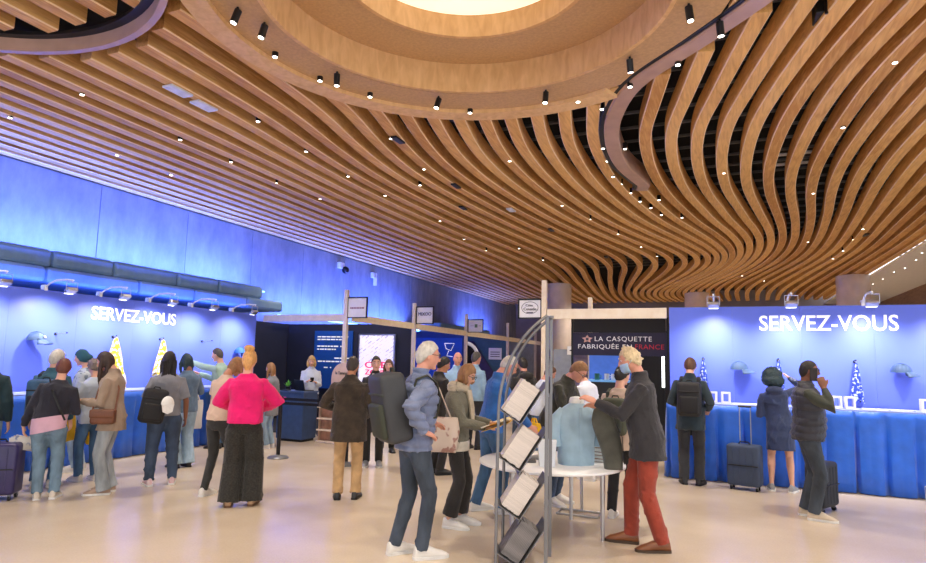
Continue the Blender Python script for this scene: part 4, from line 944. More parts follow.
        if hk == 'bob' or hk == 'long':
            L_ = hair.get('len', .10 if hk == 'bob' else .42); sw = hair.get('front', 0)
            top_ = HP((0, -.055, -.02)); down = Vector((0, 0, -1))
            pts = [HP((0, -.045, .03)), top_+Vector((0, 0, -.03))]+[top_+down*(.03+L_*q)+RH @ Vector((0, -.02*q+sw*q, 0)) for q in (.3, .65, 1.0)]
            G.tube([S(p) for p in pts], [(.075*s, .05*s), (.088*s, .05*s), (.088*s, .042*s), (.080*s, .036*s), (.05*s, .022*s)], 16, up=RH @ Vector((1, 0, 0)))
            for sg in (-1, 1):
                q0 = HP((sg*.070, .010, .03)); Ls = min(L_, .30)
                G.tube([S(q0), S(q0+Vector((0, 0, -.06))+RH @ Vector((sg*.012, .004, 0))), S(q0+Vector((0, 0, -.06-Ls*.5))+RH @ Vector((sg*.008, .01, 0))), S(q0+Vector((0, 0, -.05-Ls))+RH @ Vector((-sg*.004, .0, 0)))], [.020*s, .028*s, .028*s, .012*s], 10)
        if hk == 'bun':
            bz = hair.get('bz', .125); G.ell(S(HP((0, -.045, bz))), (.062*s, .055*s, .045*s), 16, 10); G.tube([S(HP((0, -.045, bz-.03+.02*math.sin(0))))]+[S(HP((.045*math.cos(a), -.045+.04*math.sin(a), bz+.006))) for a in np.linspace(0, 6.28, 14)], .02*s, 8)
            if hair.get('nape'): G.tube([S(HP((0, -.07, .02))), S(HP((0, -.075, -.06))), S(HP((0, -.06, -.13)))], [(.07*s, .04*s), (.06*s, .035*s), (.03*s, .02*s)], 12, up=RH @ Vector((1, 0, 0)))
        if hk == 'pony': G.ell(S(HP((0, -.105, .0))), (.035*s, .04*s, .045*s), 12, 8)
        if hk == 'scarf': G.ell(S(HP((0, -.10, -.02))), (.06*s, .05*s, .05*s), 12, 8); G.tube([S(HP((0, -.10, -.04))), S(HP((.03, -.12, -.16)))], [.04*s, .02*s], 10)
        amp = {'short': .003, 'bald': .001, 'bob': .003, 'long': .004, 'bun': .003, 'curly': .012, 'scarf': .003, 'pony': .002}[hk]
        if hk == 'curly' and hair.get('big'): 
            G.ell(S(HP((0, -.015, .015))), (.145*s, .135*s, .13*s), 18, 12); G.ell(S(HP((0, -.05, -.06))), (.165*s, .12*s, .11*s), 18, 12)
        remesh_part('hair' if hk != 'scarf' else 'headscarf', G, hm, root, vox*.8, post_wrinkle(amp, seed=seed, sc=3.0), smooth=1)
    # --- trousers / dress skirt
    bk = bottom.get('k', 'trousers')
    if bk == 'trousers':
        G = Geo(); hi, kn_, hm_ = bottom.get('r', (.100, .072, .062)); hz = bottom.get('hem', .07)
        secs = [[S(T(q)) for q in ellsec((0, c, z), rx*bw*fw*(1.05 if female and z < 1 else 1)+.006, ry*bd+.006+belly*.5*math.exp(-((z-1.05)/.12)**2), 18)] for z, rx, ry, c in TORSO[:5]]
        G.sweep(secs)
        for k, sg in (('l', -1), ('r', 1)):
            hip, kn, an = J[k+'hip'], J[k+'kn'], J[k+'an']; en = kn.lerp(an, max(0, min(1, (kn.z-hz)/(kn.z-an.z)))); en = Vector((en.x, en.y, hz))
            G.tube([S(hip+Vector((0, 0, .04))), S(hip.lerp(kn, .15)), S(hip.lerp(kn, .5)), S(kn), S(kn.lerp(en, .5)), S(en)], [.088*s*bw, hi*s*bw, (hi*.55+kn_*.45)*s, kn_*s, (kn_+hm_)/2*s, hm_*s], 16)
        remesh_part('trousers', G, bottom['m'], root, vox, post_wrinkle(bottom.get('wr', .004), seed=seed+50), smooth=2)
    # --- top
    G = Geo(); ft = top.get('fit', .014); hem = top.get('hem', .86); fl = top.get('flare', .0); secs = []
    zs = [t for t in TORSO if t[0] > hem+.02]; 
    low = []
    for z in np.arange(hem, .80, .10): low.append((z, .172+.0, .125, -.012))
    if hem > .8:
        for a, b in zip(TORSO[:-1], TORSO[1:]):
            if a[0] <= hem < b[0]:
                q = (hem-a[0])/(b[0]-a[0]); low = [tuple(a[i]+(b[i]-a[i])*q for i in range(4))]
    allz = low+[t for t in zs if t[0] > .84 or hem > .8]
    for z, rx, ry, c in allz:
        e = ft+fl*max(0, (1.25-z))/.4
        hipk = max(rx, .168) if z < 1.1 and top.get('boxy', True) else rx
        neck = .6 if z > 1.43 else 1.0
        if z < .95: ry = max(ry, .112)
        secs.append([S(T(q)) for q in ellsec((0, c+belly*.35*math.exp(-((z-1.05)/.14)**2), z), hipk*bw*fw+e*neck, ry*bd+e*neck+belly*.65*math.exp(-((z-1.05)/.14)**2), 22)])
    G.sweep(secs)
    sl = top.get('sleeve', 1.0); sr = top.get('sr', .018)
    if sl > 0:
        for k, sg in (('l', -1), ('r', 1)):
            sh, el, wr = J[k+'sh'], J[k+'el'], J[k+'wr']
            b0 = S(T((sg*.08, -.012, 1.375)))
            if sl >= .99: pts = [b0, S(sh), S(sh.lerp(el, .5)), S(el), S(el.lerp(wr, .5)), S(el.lerp(wr, .97))]; rr = [.050*s, (.052+sr*.45)*s, (.046+sr*.9)*s, (.042+sr)*s, (.036+sr*.9)*s, (.028+sr*.7)*s]
            elif sl > .5: q = (sl-.5)*2; pts = [b0, S(sh), S(sh.lerp(el, .5)), S(el), S(el.lerp(wr, q))]; rr = [.050*s, (.052+sr*.45)*s, (.046+sr)*s, (.042+sr)*s, (.040+sr)*s]
            else: pts = [b0, S(sh), S(sh.lerp(el, sl*2))]; rr = [.050*s, (.052+sr*.6)*s, (.050+sr)*s]
            G.tube(pts, rr, 14)
    if top.get('collar'):
        G.tube([S(T((0, -.018, 1.45))), S(T((0, -.02, 1.525)))], [(.088*s, .082*s), (.070*s, .072*s)], 16, up=(1, 0, 0))
    if top.get('hood'): G.ell(S(T((0, -.10, 1.44))), (.13*s, .07*s, .07*s), 16, 10)
    remesh_part(top.get('name', 'top'), G, top['m'], root, vox, post_wrinkle(top.get('wr', .005), top.get('quilt', 0), top.get('qz', .075), seed+100), smooth=2)
    if top.get('vneck'):
        g = Geo(); y0 = .118*bd+ft
        pr = [T((-.05, .075, 1.47)), T((.05, .075, 1.47)), T((.042, y0+.004, 1.36)), T((0, y0+.010, 1.16)), T((-.042, y0+.004, 1.36))]
        g.add([S(p) for p in pr]+[S(p+Vector((0, -.03, 0))) for p in pr], [(0, 1, 2, 3, 4), (9, 8, 7, 6, 5)]+[(i, 5+i, 5+(i+1) % 5, (i+1) % 5) for i in range(5)]); g.build('shirt_front', top['vneck'], root)
    if top.get('under'):   # lower garment edge showing under the top
        u = top['under']; G2 = Geo(); z0, z1 = u['z']; secs = []
        for z in np.linspace(z0, z1, 5): secs.append([S(T(q+Vector((0, 0, u.get('slant', 0)*q.x)))) for q in ellsec((0, -.012, z), .168*bw*fw+ft*.8+.004, .118*bd+ft*.8+.004, 22)])
        G2.sweep(secs); G2.build('shirt_hem', u['m'], root, smooth=True)
    # --- shoes
    for k, sg in (('l', -1), ('r', 1)):
        an = J[k+'an']; fy = math.radians(fyaw[0] if k == 'l' else fyaw[1]); f = Vector((math.sin(-fy), math.cos(fy), 0)); sd_ = Vector((f.y, -f.x, 0)); G = Geo(); secs = []; so = []
        hi_ = shoes.get('high', .105)
        for (yy, w, h) in [(-.085, .018, .055), (-.075, .032, hi_), (-.04, .038, hi_+.006), (.01, .041, hi_+.012), (.06, .044, .094), (.11, .048, .072), (.16, .045, .056), (.195, .030, .038), (.21, .012, .025)]:
            secs.append([S(Vector((an.x, an.y+.02, 0))+f*yy+sd_*(w*math.cos(t))+Vector((0, 0, max(.004, .5*h+.5*h*math.sin(t)*1.0)))) for t in np.linspace(0, 2*math.pi, 17)[:-1]])
            so.append([S(Vector((an.x, an.y+.02, 0))+f*yy*1.02+sd_*(sx*(w+.004))+Vector((0, 0, zz))) for sx, zz in ((-1, 0.001), (1, 0.001), (1, .024), (-1, .024))])
        G.sweep(secs); sh_ = G.build('shoe', shoes['m'], root, smooth=True)
        Geo().sweep(so).build('sole', shoes.get('sole', M_SOLE), sh_)
    return P
def held(P, name, base, extra_rz=0.0):
    w = P.world(base); return empty(name, (w.x, w.y, w.z), P.rz+extra_rz)
def local(P, base): b = Vector(base); return lambda p: (Vector(p)-b)*P.s
def rbox(name, m, parent, c, size, seg=.03, rx=0, ry=0, rz=0):
    o = Geo().box((0, 0, 0), size).build(name, m, parent); o.location = c; o.rotation_euler = (rx, ry, rz)
    b = o.modifiers.new('bevel', 'BEVEL'); b.width = seg; b.segments = 3; o.data.polygons.foreach_set('use_smooth', [True]*6); return o
def backpack(P, m, m2, lab, w=.30, h=.46, d=.16, z=1.05, off=(0, 0), tilt=0, strap=True, ry=0, pocket=True, mstrap=None):
    base = P.T((off[0], -.14-d/2+off[1], z)); base = Vector((base.x, base.y, base.z-h*.35)); t = held(P, 'backpack', base); L_ = local(P, base); s = P.s; lx = -math.radians(P.lean)+math.radians(tilt)
    c = L_(base+Vector((0, 0, h/2)))
    b = rbox('main_bag', m, t, c, (w*s, d*s, h*s), .05, rx=lx, ry=ry)
    if pocket: rbox('front_pocket', m2, b, (0, -d*.5*s-.01, -h*.16*s), (w*.78*s, .06*s, h*.5*s), .025)
    rbox('zip_band', m2, b, (0, -d*.42*s, h*.22*s), (w*.9*s, .05*s, .02*s), .008)
    Geo().tube([(-.04*s, d*.3*s, h*.49*s), (-.03*s, d*.3*s, h*.55*s), (.03*s, d*.3*s, h*.55*s), (.04*s, d*.3*s, h*.49*s)], .008*s, 8).build('grab_handle', m2, b, smooth=True)
    if strap:
        for sg in (-1, 1):
            pts = [(sg*.10, -.13, 1.28), (sg*.115, -.10, 1.43), (sg*.115, -.01, 1.470), (sg*.12, .085, 1.42), (sg*.135, .128, 1.30), (sg*.16, .10, 1.14), (sg*.165, -.03, 1.06), (sg*.13, -.14, 1.03)]
            Geo().tube([L_(P.T(p)) for p in pts], [(.006*s, .022*s)]*len(pts), 8, up=(0, 1, .2)).build('strap', mstrap or m2, t, smooth=True)
    tag(t, lab, 'backpack', 'backpacks'); return t
def tote(P, base, m, lab, w=.30, h=.34, d=.07, strap_to=None, rz=0.0, name='tote_bag', cat='bag', seed=1, drop=.22):
    t = held(P, name, base, rz); s = P.s; secs = []; r = random.Random(seed)
    for q, ws, ds in [(0, .80, .6), (.06, .92, 1.0), (.3, 1.0, 1.15), (.6, .97, 1.0), (.85, .94, .7), (1.0, .96, .35)]:
        secs.append([(p.x+.012*math.sin(7*q+p.x*20), p.y+.01*math.sin(p.x*30+q*5), p.z) for p in ellsec((0, 0, q*h*s), w*ws/2*s, d*ds/2*s, 20, 4)])
    Geo().sweep(secs).build('pouch', m, t, smooth=True)
    for sg in (-1, 1):
        top_ = Vector(strap_to)*s if strap_to else Vector((0, 0, (h+drop)*s))
        a = Vector((-w*.25*s, sg*.02*s, h*.96*s)); b = Vector((w*.25*s, sg*.02*s, h*.96*s)); tp = top_+Vector((0, sg*.008, 0))
        Geo().tube([a, a.lerp(tp, .6)+Vector((0, 0, .02)), tp+Vector((-.02, 0, 0)), tp+Vector((.02, 0, 0)), b.lerp(tp, .6)+Vector((0, 0, .02)), b], [(.003, .012)]*6, 6).build('handle', m, t, smooth=True)
    tag(t, lab, cat, 'bags'); return t
def suitcase(loc, rz, m, lab, w=.42, h=.58, d=.24, handle=.42, mt=None):
    t = empty('suitcase', (loc[0], loc[1], 0), rz)
    rbox('shell', m, t, (0, 0, .06+h/2), (w, d, h), .04)
    for x in (-.3, -.1, .1, .3): Geo().box((x*w, -d/2-.001, .06+h/2), (.012, .008, h*.8)).build('rib', m, t, bevel=.003)
    Geo().box((0, -d/2-.006, .06+h*.5), (w*.9, .01, .012)).build('zip', M_BLACK, t)
    for x in (-1, 1):
        for y in (-1, 1):
            wl = Geo().tube([(x*(w/2-.05)-.012, y*(d/2-.05), .026), (x*(w/2-.05)+.012, y*(d/2-.05), .026)], .026, 14).build('wheel', M_BLACK, t, smooth=True)
            Geo().box((x*(w/2-.05), y*(d/2-.05), .05), (.03, .03, .03)).build('fork', M_GREYM, wl)
        if handle: Geo().tube([(x*.07, d/2-.04, .06+h-.01), (x*.07, d/2-.04, .06+h+handle)], .007, 8).build('telescopic_rod', mt or M_STEEL, t)
    if handle: Geo().tube([(-.085, d/2-.04, .06+h+handle), (.085, d/2-.04, .06+h+handle)], .013, 10).build('pull_handle', M_BLACK, t)
    Geo().tube([(-.07, 0, .06+h), (-.05, 0, .09+h), (.05, 0, .09+h), (.07, 0, .06+h)], .009, 8).build('carry_handle', M_BLACK, t, smooth=True)
    tag(t, lab, 'suitcase', 'suitcases'); return t
def phone(P, base, d, lab):
    t = held(P, 'phone', base); o = rbox('case', M_BLACK, t, (0, 0, 0), (.075, .010, .15), .006, rx=d[0], rz=d[2], ry=d[1]); Geo().box((0, -.0055, 0), (.066, .002, .138)).build('screen', mat('phone_screen', (.03, .03, .04), .1), o); tag(t, lab, 'phone', 'phones'); return t
# ================================================================== the crowd
K = lambda *a, **k: dict(*a, **k)
WHITE_SHOE = K(m=mat('white_sneaker', srgb(226, 222, 216), .6, var=.04), sole=M_SOLE)
BLACK_SHOE = K(m=mat('black_leather', (.02, .02, .022), .4), sole=M_BLACK)
BEIGE_SHOE = K(m=mat('beige_sneaker', srgb(206, 190, 168), .65), sole=M_SOLE)
BROWN_SHOE = K(m=mat('brown_leather', srgb(128, 76, 44), .4, var=.12), sole=mat('dark_sole', (.06, .035, .02), .6), high=.10)
GREY_SHOE = K(m=mat('grey_sneaker', srgb(150, 152, 156), .7), sole=M_SOLE)
JEAN_D = denim('denim_dark', srgb(60, 76, 100)); JEAN_M = denim('denim_mid', srgb(72, 108, 146)); JEAN_L = denim('denim_light', srgb(150, 176, 198)); JEAN_G = denim('denim_grey_blue', srgb(112, 138, 158)); JEAN_PALE = denim('denim_pale_grey', srgb(158, 166, 172))
BLK = cloth('black_cloth', srgb(34, 33, 34)); BLK2 = cloth('black_wool', srgb(40, 37, 36), bump=.4, bscale=90); NAVYC = cloth('navy_cloth', srgb(38, 46, 74)); CHAR = cloth('charcoal_cloth', srgb(52, 54, 60))
H_DK = hairm('hair_black', srgb(30, 24, 22)); H_BR = hairm('hair_brown', srgb(92, 62, 44)); H_LB = hairm('hair_light_brown', srgb(150, 108, 70)); H_BL = hairm('hair_blond', srgb(206, 170, 110)); H_GR = hairm('hair_grey', srgb(170, 166, 160)); H_WH = hairm('hair_white', srgb(200, 194, 184)); H_WB = hairm('hair_white_blond', srgb(214, 192, 152)); H_DG = hairm('hair_dark_grey', srgb(84, 80, 78)); H_RD = hairm('hair_auburn', srgb(104, 58, 46)); H_OR = hairm('hair_strawberry', srgb(216, 160, 96)); H_TL = hairm('hair_teal_black', srgb(36, 58, 66))
# 1 man with the big backpack
P = NM = person(411, 556, 66, 1.79, 'grey-haired man in slate blue puffer jacket with big dark backpack, hand on hip', SK_P,
  K(m=cloth('slate_puffer', srgb(112, 124, 156), rough=.45), hem=.80, fit=.026, quilt=.020, qz=.085, wr=.006, sr=.03, collar=True, name='puffer_jacket'),
  K(m=denim('denim_blue_grey', srgb(66, 76, 90)), r=(.096, .070, .058), wr=.005), WHITE_SHOE, K(k='short', m=H_WH, th=.012), head=(6, 16), lean=6,
  rh=(.25, -.02, 1.02), rp=(.5, -1, .1), rhd=(-.3, .75, -.25), lh=(-.2, .22, 1.05), lf=(-.10, -.09), rf=(.11, .06), glasses=True, vox=.010, belly=.02)
backpack(P, mat('backpack_dark_grey', srgb(58, 60, 64), .6, var=.06), mat('backpack_olive_black', srgb(54, 58, 46), .7), 'big dark grey and olive backpack on the man in the slate puffer jacket', w=.34, h=.56, d=.22, z=1.10, off=(.02, .0), tilt=18)
# 2 woman reading
P = SW = person(455, 526, 102, 1.63, 'brown-haired woman in grey-green wool coat and scarf reading a magazine', SK_L,
  K(m=cloth('grey_green_wool', srgb(112, 110, 96), bump=.5, bscale=70), hem=.86, fit=.03, wr=.006, sr=.028, name='wool_coat', under=K(m=cloth('cream_shirt', srgb(206, 198, 184)), z=(.80, .90))),
  K(m=BLK2, r=(.094, .074, .090), hem=.13, wr=.004), WHITE_SHOE, K(k='bob', m=H_LB, len=.08), lean=1, head=(28, 14), female=True, rh=(.11, .34, 1.06), lh=(-.10, .36, 1.08), rhd=(-.5, .6, .1), lhd=(.5, .6, .1), lf=(-.09, .05), rf=(.10, -.03), vox=.010, glasses=True)
G_ = Geo(); 
for q in range(3): G_.tube([SW.S(SW.T((.098*math.cos(a), -.005+.092*math.sin(a), 1.445+.022*q+.012*math.sin(3*a+q)))) for a in np.linspace(0, 2*math.pi, 25)], .03, 10, cap=False)
G_.tube([SW.S(SW.T((.03, .115, 1.44))), SW.S(SW.T((.04, .16, 1.25))), SW.S(SW.T((.03, .17, 1.04)))], [(.05, .03), (.06, .025), (.05, .02)], 10)
G_.build('scarf', cloth('beige_scarf', srgb(190, 178, 156), bump=.5, bscale=60), SW.root, smooth=True)
mg_ = held(P, 'open_magazine', (0, .44, 1.07)); 
for sg in (-1, 1): Geo().box((sg*.105, 0, .02), (.21, .28, .008), ry=-sg*.22, rx=.35).build('page_block', pattern_mat('magazine_page%d' % sg, srgb(226, 206, 150) if sg < 0 else srgb(220, 214, 200), srgb(200, 140, 60), 8, .62), mg_)
Geo().box((0, 0, -.0), (.42, .285, .003), rx=.35).build('cover', mat('magazine_yellow', srgb(222, 178, 60), .5), mg_); tag(mg_, 'open magazine with yellow cover held by the woman in grey-green', 'magazine')
tote(P, (.24, -.10, .80), pattern_mat('floral_tote', srgb(214, 196, 182), srgb(170, 130, 120), 14, .58), 'cream floral tote bag hanging from the shoulder of the reading woman', w=.34, h=.36, d=.10, strap_to=(-.09, .06, .66), rz=math.radians(90))
# 3 man in blue
P = BM = person(490, 512, 72, 1.75, 'balding man in bright blue sweater and jeans reaching over the round table', SK_P,
  K(m=cloth('bright_blue_knit', srgb(44, 104, 180), bump=.35), hem=.86, fit=.022, wr=.006, sr=.024, collar=True, name='sweater'), K(m=JEAN_M, r=(.1, .074, .066), wr=.005), WHITE_SHOE, K(k='bald', m=H_WH, th=.005), lean=10, head=(28, 0),
  rh=(.16, .40, .92), lh=(-.12, .42, .98), lf=(-.10, -.12), rf=(.10, .10), vox=.010, belly=.05, glasses=True)
tote(P, (.02, .50, .70), mat('yellow_cloth', srgb(236, 186, 30), .8, var=.08), 'bunched yellow cloth bag in the hands of the man in blue', w=.20, h=.26, d=.16, drop=.05, seed=4)
# 4 olive jacket man
P = OM = person(552, 503, 120, 1.76, 'man in dark olive jacket bending over the table behind the pale blue shirt', SK_P,
  K(m=cloth('dark_olive', srgb(56, 56, 46), bump=.35), hem=.80, fit=.03, wr=.007, sr=.028, collar=True, name='jacket'), K(m=JEAN_D, r=(.098, .07, .06)), WHITE_SHOE, K(k='short', m=H_LB, th=.012), lean=24, head=(30, 0),
  rh=(.14, .50, .98), lh=(-.04, .52, 1.06), lf=(-.11, 0), rf=(.11, .05), vox=.010, glasses=True)
# 5 man in red trousers
P = RM = person(647, 548, -96, 1.81, 'white-haired man in face mask, dark blazer and red trousers holding up a grey vest', SK_P,
  K(m=cloth('dark_blazer', srgb(46, 44, 48), bump=.3), hem=.76, fit=.026, flare=.012, wr=.005, sr=.026, collar=True, name='blazer'), K(m=cloth('brick_red_cotton', srgb(146, 56, 38)), r=(.104, .078, .068), wr=.006), BROWN_SHOE, K(k='curly', m=H_WB, th=.014, frz=.055), lean=7, head=(14, 0),
  lh=(-.06, .44, 1.24), rh=(.10, .40, 1.18), lf=(-.10, -.10), rf=(.12, .14), vox=.010, mask=mat('mask_blue', srgb(170, 200, 226), .8), belly=.03)
RM.root['label'] = 'white-haired man in face mask, dark blazer and red trousers holding a grey vest'
vg = empty('grey_vest', (-.93, 6.02, TZ), math.radians(20)); secs = []
for q in np.linspace(0, 1, 12):
    z = .62*q; w = .088+.028*math.sin(q*2.6)-.045*q**3; x0 = -.10*q+.02*math.sin(q*6); secs.append([(x0+p.x+.012*math.sin(p.x*40+q*4), p.y+.02*math.sin(q*3), z) for p in ellsec((0, 0, 0), w, .045+.03*(1-q), 24, 2.6)])
Geo().sweep(secs).build('cloth', cloth('vest_grey_green', srgb(84, 84, 76)), vg, smooth=True); Geo().tube([(.09, -.05, .05), (.07, -.06, .3), (-.05, -.05, .58)], [(.004, .012)]*3, 6).build('hem_band', cloth('vest_dark', srgb(40, 40, 38)), vg)
tag(vg, 'grey-green vest held upright on the table by the masked man', 'vest')
# pale blue shirt on a torso form
pb = empty('shirt_form', (-1.30, 6.12, TZ), math.radians(30)); mb = cloth('pale_blue_shirt', srgb(158, 186, 204), var=.05); G_ = Geo(); secs = []
for z, rx, ry in [(.0, .175, .125), (.06, .18, .13), (.2, .178, .128), (.34, .185, .13), (.45, .185, .12), (.52, .165, .10), (.565, .10, .075), (.585, .07, .065)]:
    secs.append([(p.x*(1+.025*math.sin(9*math.atan2(p.y, p.x)+z*6)*(1-z)), p.y*(1+.05*math.sin(7*math.atan2(p.y, p.x)+z*4)*(1-z)), p.z) for p in ellsec((0, 0, z), rx, ry, 48, 2.3)])
G_.sweep(secs).build('shirt_body', mb, pb, smooth=True)
for sg in (-1, 1):
    Geo().tube([(sg*.13, 0, .50), (sg*.20, -.01, .44), (sg*.225, -.02, .30), (sg*.215, -.03, .17)], [(.06, .05), (.06, .05), (.055, .045), (.065, .05)], 16).build('sleeve', mb, pb, smooth=True)
Geo().tube([(.068*math.cos(a), .062*math.sin(a), .60+.012*math.sin(a)) for a in np.linspace(-1.3, 4.5, 24)], [(.035, .006)]*24, 8, up=(0, 0, 1)).build('white_collar', M_PAPER, pb, smooth=True); Geo().lathe([(.055, .56), (.05, .64), (.02, .65)], 20).build('form_neck', M_WHT, pb, smooth=True); Geo().box((0, -.132, .3), (.03, .01, .5)).build('placket', mb, pb)
tag(pb, 'pale blue shirt with white collar on a torso form on the round table', 'shirt display')
# 6 pink sweater
P = PK = person(240, 506, 8, 1.70, 'woman seen from behind in hot pink sweater and wide black trousers with hair bun', SK_L,
  K(m=cloth('hot_pink_knit', srgb(236, 12, 112), var=.05, bump=.4, bscale=80), hem=.92, fit=.045, wr=.006, sr=.05, name='sweater'), K(m=cloth('black_fleck', srgb(42, 40, 36), var=.3, scale=60), r=(.118, .115, .122), hem=.045, wr=.006), K(m=mat('tan_heel', srgb(196, 158, 120), .5), sole=mat('heel_sole', srgb(120, 84, 56), .6), high=.08), K(k='bun', m=H_OR, bz=.13, nape=True), head=(4, 6), female=True,
  lh=(-.12, .26, 1.08), rh=(.14, .26, 1.08), lp=(-1, -.35, -.15), rp=(1, -.35, -.15), lf=(-.13, .0), rf=(.12, .05), vox=.010)
# 7 beige tee
P = TW = person(215, 496, 42, 1.66, 'brown-haired woman in beige short-sleeved top bending beside the woman in pink', SK_M,
  K(m=cloth('beige_tee', srgb(214, 186, 164), var=.05), hem=.92, fit=.016, sleeve=.28, sr=.02, name='tee'), K(m=cloth('black_jeans', srgb(48, 48, 48)), r=(.095, .064, .050)), WHITE_SHOE, K(k='bob', m=H_LB, len=.10), lean=10, head=(28, 20), female=True,
  lh=(-.08, .30, 1.02), lp=(-1, -.5, 0), rh=(.12, .30, 1.02), lf=(-.12, -.05), rf=(.12, .1), vox=.011)
tote(P, (.05, .36, .66), mat('mustard_cloth', srgb(232, 176, 34), .8, var=.08), 'mustard cloth bag hanging from the hands of the woman in beige', w=.13, h=.40, d=.07, drop=.02, seed=7)
# 8 girl in grey
person(268, 448, -62, 1.53, 'girl with light brown hair in long grey cardigan and pale jeans near the navy desk', SK_L,
  K(m=cloth('grey_cardigan', srgb(128, 132, 140)), hem=.66, fit=.024, wr=.006, sr=.022, name='cardigan'), K(m=JEAN_L, r=(.094, .074, .07)), WHITE_SHOE, K(k='long', m=H_LB, len=.26), head=(8, 0), female=True, vox=.013)
# 9 receptionist
P = RC_ = person(308, 436, 176, 1.70, 'blonde receptionist in white shirt looking at a phone behind the desk', SK_L,
  K(m=cloth('white_shirt', srgb(214, 224, 240), var=.04), hem=.84, fit=.022, wr=.007, sr=.024, collar=True, name='shirt'), K(m=NAVYC, r=(.096, .066, .056)), WHITE_SHOE, K(k='bob', m=H_BL, len=.12), head=(20, 4), female=True, rh=(.09, .26, 1.18), lh=(-.09, .26, 1.16), vox=.013)
phone(P, (0, .36, 1.22), (-.9, 0, 0), 'phone in the hands of the blonde receptionist')
# 10 coat man
P = CM = person(346, 499, 6, 1.66, 'man seen from behind in dark brown wool coat and beige trousers', SK_M,
  K(m=cloth('dark_brown_wool', srgb(58, 48, 38), var=.25, bump=.5, bscale=80), hem=.70, fit=.034, flare=.010, wr=.005, sr=.03, collar=True, name='wool_coat'), K(m=cloth('beige_chino', srgb(196, 160, 114)), r=(.1, .076, .07), wr=.006), BLACK_SHOE, K(k='short', m=hairm('hair_grey_black', srgb(62, 54, 48)), th=.006), head=(10, 10), lh=(-.16, .24, 1.08), lp=(-1, -.6, -.2), rh=(.18, .22, .98), rp=(.8, -.8, -.2), lf=(-.11, .0), rf=(.11, .03), vox=.011, bw=1.06)
# 11 suit woman
P = person(372, 466, 182, 1.68, 'dark-haired woman in black suit facing the man in the brown coat', SK_L,
  K(m=BLK, hem=.80, fit=.020, wr=.004, sr=.018, name='suit_jacket', collar=True, vneck=M_PAPER), K(m=BLK, r=(.096, .072, .066)), GREY_SHOE, K(k='pony', m=H_DK, th=.007), head=(6, -6), female=True, rh=(.12, .24, 1.06), lh=(-.06, .26, 1.04), vox=.012)
phone(P, (-.01, .34, 1.08), (-.7, 0, 0), 'phone held by the dark-haired woman in the black suit')
Geo().tube([P.S(P.T((-.09, .148, 1.27))), P.S(P.T((-.09, .156, 1.27)))], .022, 12).build('round_badge', M_WHT, P.root)
# 12
person(386, 452, 176, 1.64, 'woman with long dark hair in black standing behind the woman in the suit', SK_L, K(m=BLK, hem=.84, fit=.02, name='jacket'), K(m=BLK), BLACK_SHOE, K(k='long', m=H_BR, len=.3), head=(8, 10), female=True, vox=.014)
# 13
person(437, 474, 58, 1.70, 'person in black jacket and black shoes behind the reading woman', SK_M, K(m=BLK2, hem=.82, fit=.028, sr=.024, collar=True, name='jacket'), K(m=BLK, r=(.098, .072, .066)), BLACK_SHOE, K(k='short', m=H_DK, th=.014), head=(18, 10), lh=(-.1, .3, 1.1), rh=(.12, .3, 1.1), vox=.013)
# 14, 15 far shirts
LBS = cloth('light_blue_shirt', srgb(150, 184, 214), var=.05)
person(455, 452, 165, 1.80, 'bald man in light blue shirt at the far booth', SK_P, K(m=LBS, hem=.86, fit=.02, collar=True, name='shirt'), K(m=CHAR), BLACK_SHOE, K(k='none', m=H_BR), head=(8, 0), vox=.014)
person(473, 449, 28, 1.82, 'dark-haired man in light blue shirt with his back to the aisle', SK_P, K(m=LBS, hem=.86, fit=.02, collar=True, name='shirt'), K(m=CHAR), BLACK_SHOE, K(k='short', m=H_DG, th=.010), head=(6, 20), vox=.014)
# 16 two behind the rack
person(523, 462, -25, 1.72, 'dark-haired person in black jacket with pale stripe behind the magazine rack', SK_P, K(m=BLK2, hem=.82, fit=.03, sr=.026, collar=True, name='jacket', hood=True), K(m=JEAN_D), BLACK_SHOE, K(k='short', m=H_DK, th=.012), head=(14, 0), vox=.013, rh=(.2, .3, 1.1), lh=(-.16, .3, 1.1))
person(538, 466, 70, 1.62, 'person with brown hair in pale shirt beside the pine post', SK_P, K(m=cloth('pale_shirt', srgb(206, 214, 226), var=.04), hem=.86, fit=.024, name='shirt'), K(m=JEAN_M), WHITE_SHOE, K(k='short', m=H_BR, th=.012), head=(26, 0), lean=12, vox=.013, rh=(.12, .34, 1.0))
# 17 white tee
person(594, 480, -52, 1.66, 'person in white T-shirt bending behind the olive jacket man', SK_L, K(m=cloth('white_tee', srgb(224, 228, 238), var=.03), hem=.86, fit=.022, sleeve=.32, sr=.022, name='tee'), K(m=BLK), WHITE_SHOE, K(k='short', m=H_BR, th=.01), head=(30, 0), lean=20, vox=.013, lh=(-.1, .4, .98), rh=(.14, .36, .96))
# 18 beige coat with green backpack
P = person(640, 519, 18, 1.63, 'dark-haired woman in beige coat with dark green backpack behind the masked man', SK_L, K(m=cloth('beige_coat', srgb(196, 172, 152), var=.05), hem=.78, fit=.028, sr=.026, name='coat'), K(m=BLK, r=(.094, .07, .06)), WHITE_SHOE, K(k='pony', m=H_DK, th=.010), head=(10, 20), female=True, vox=.012, gpos=(-1.0, 6.95, 0))
backpack(P, mat('backpack_green', srgb(70, 74, 58), .7, var=.1), mat('backpack_green_dark', srgb(52, 56, 44), .7), 'dark green backpack on the woman in the beige coat', w=.28, h=.42, d=.14, z=1.10)
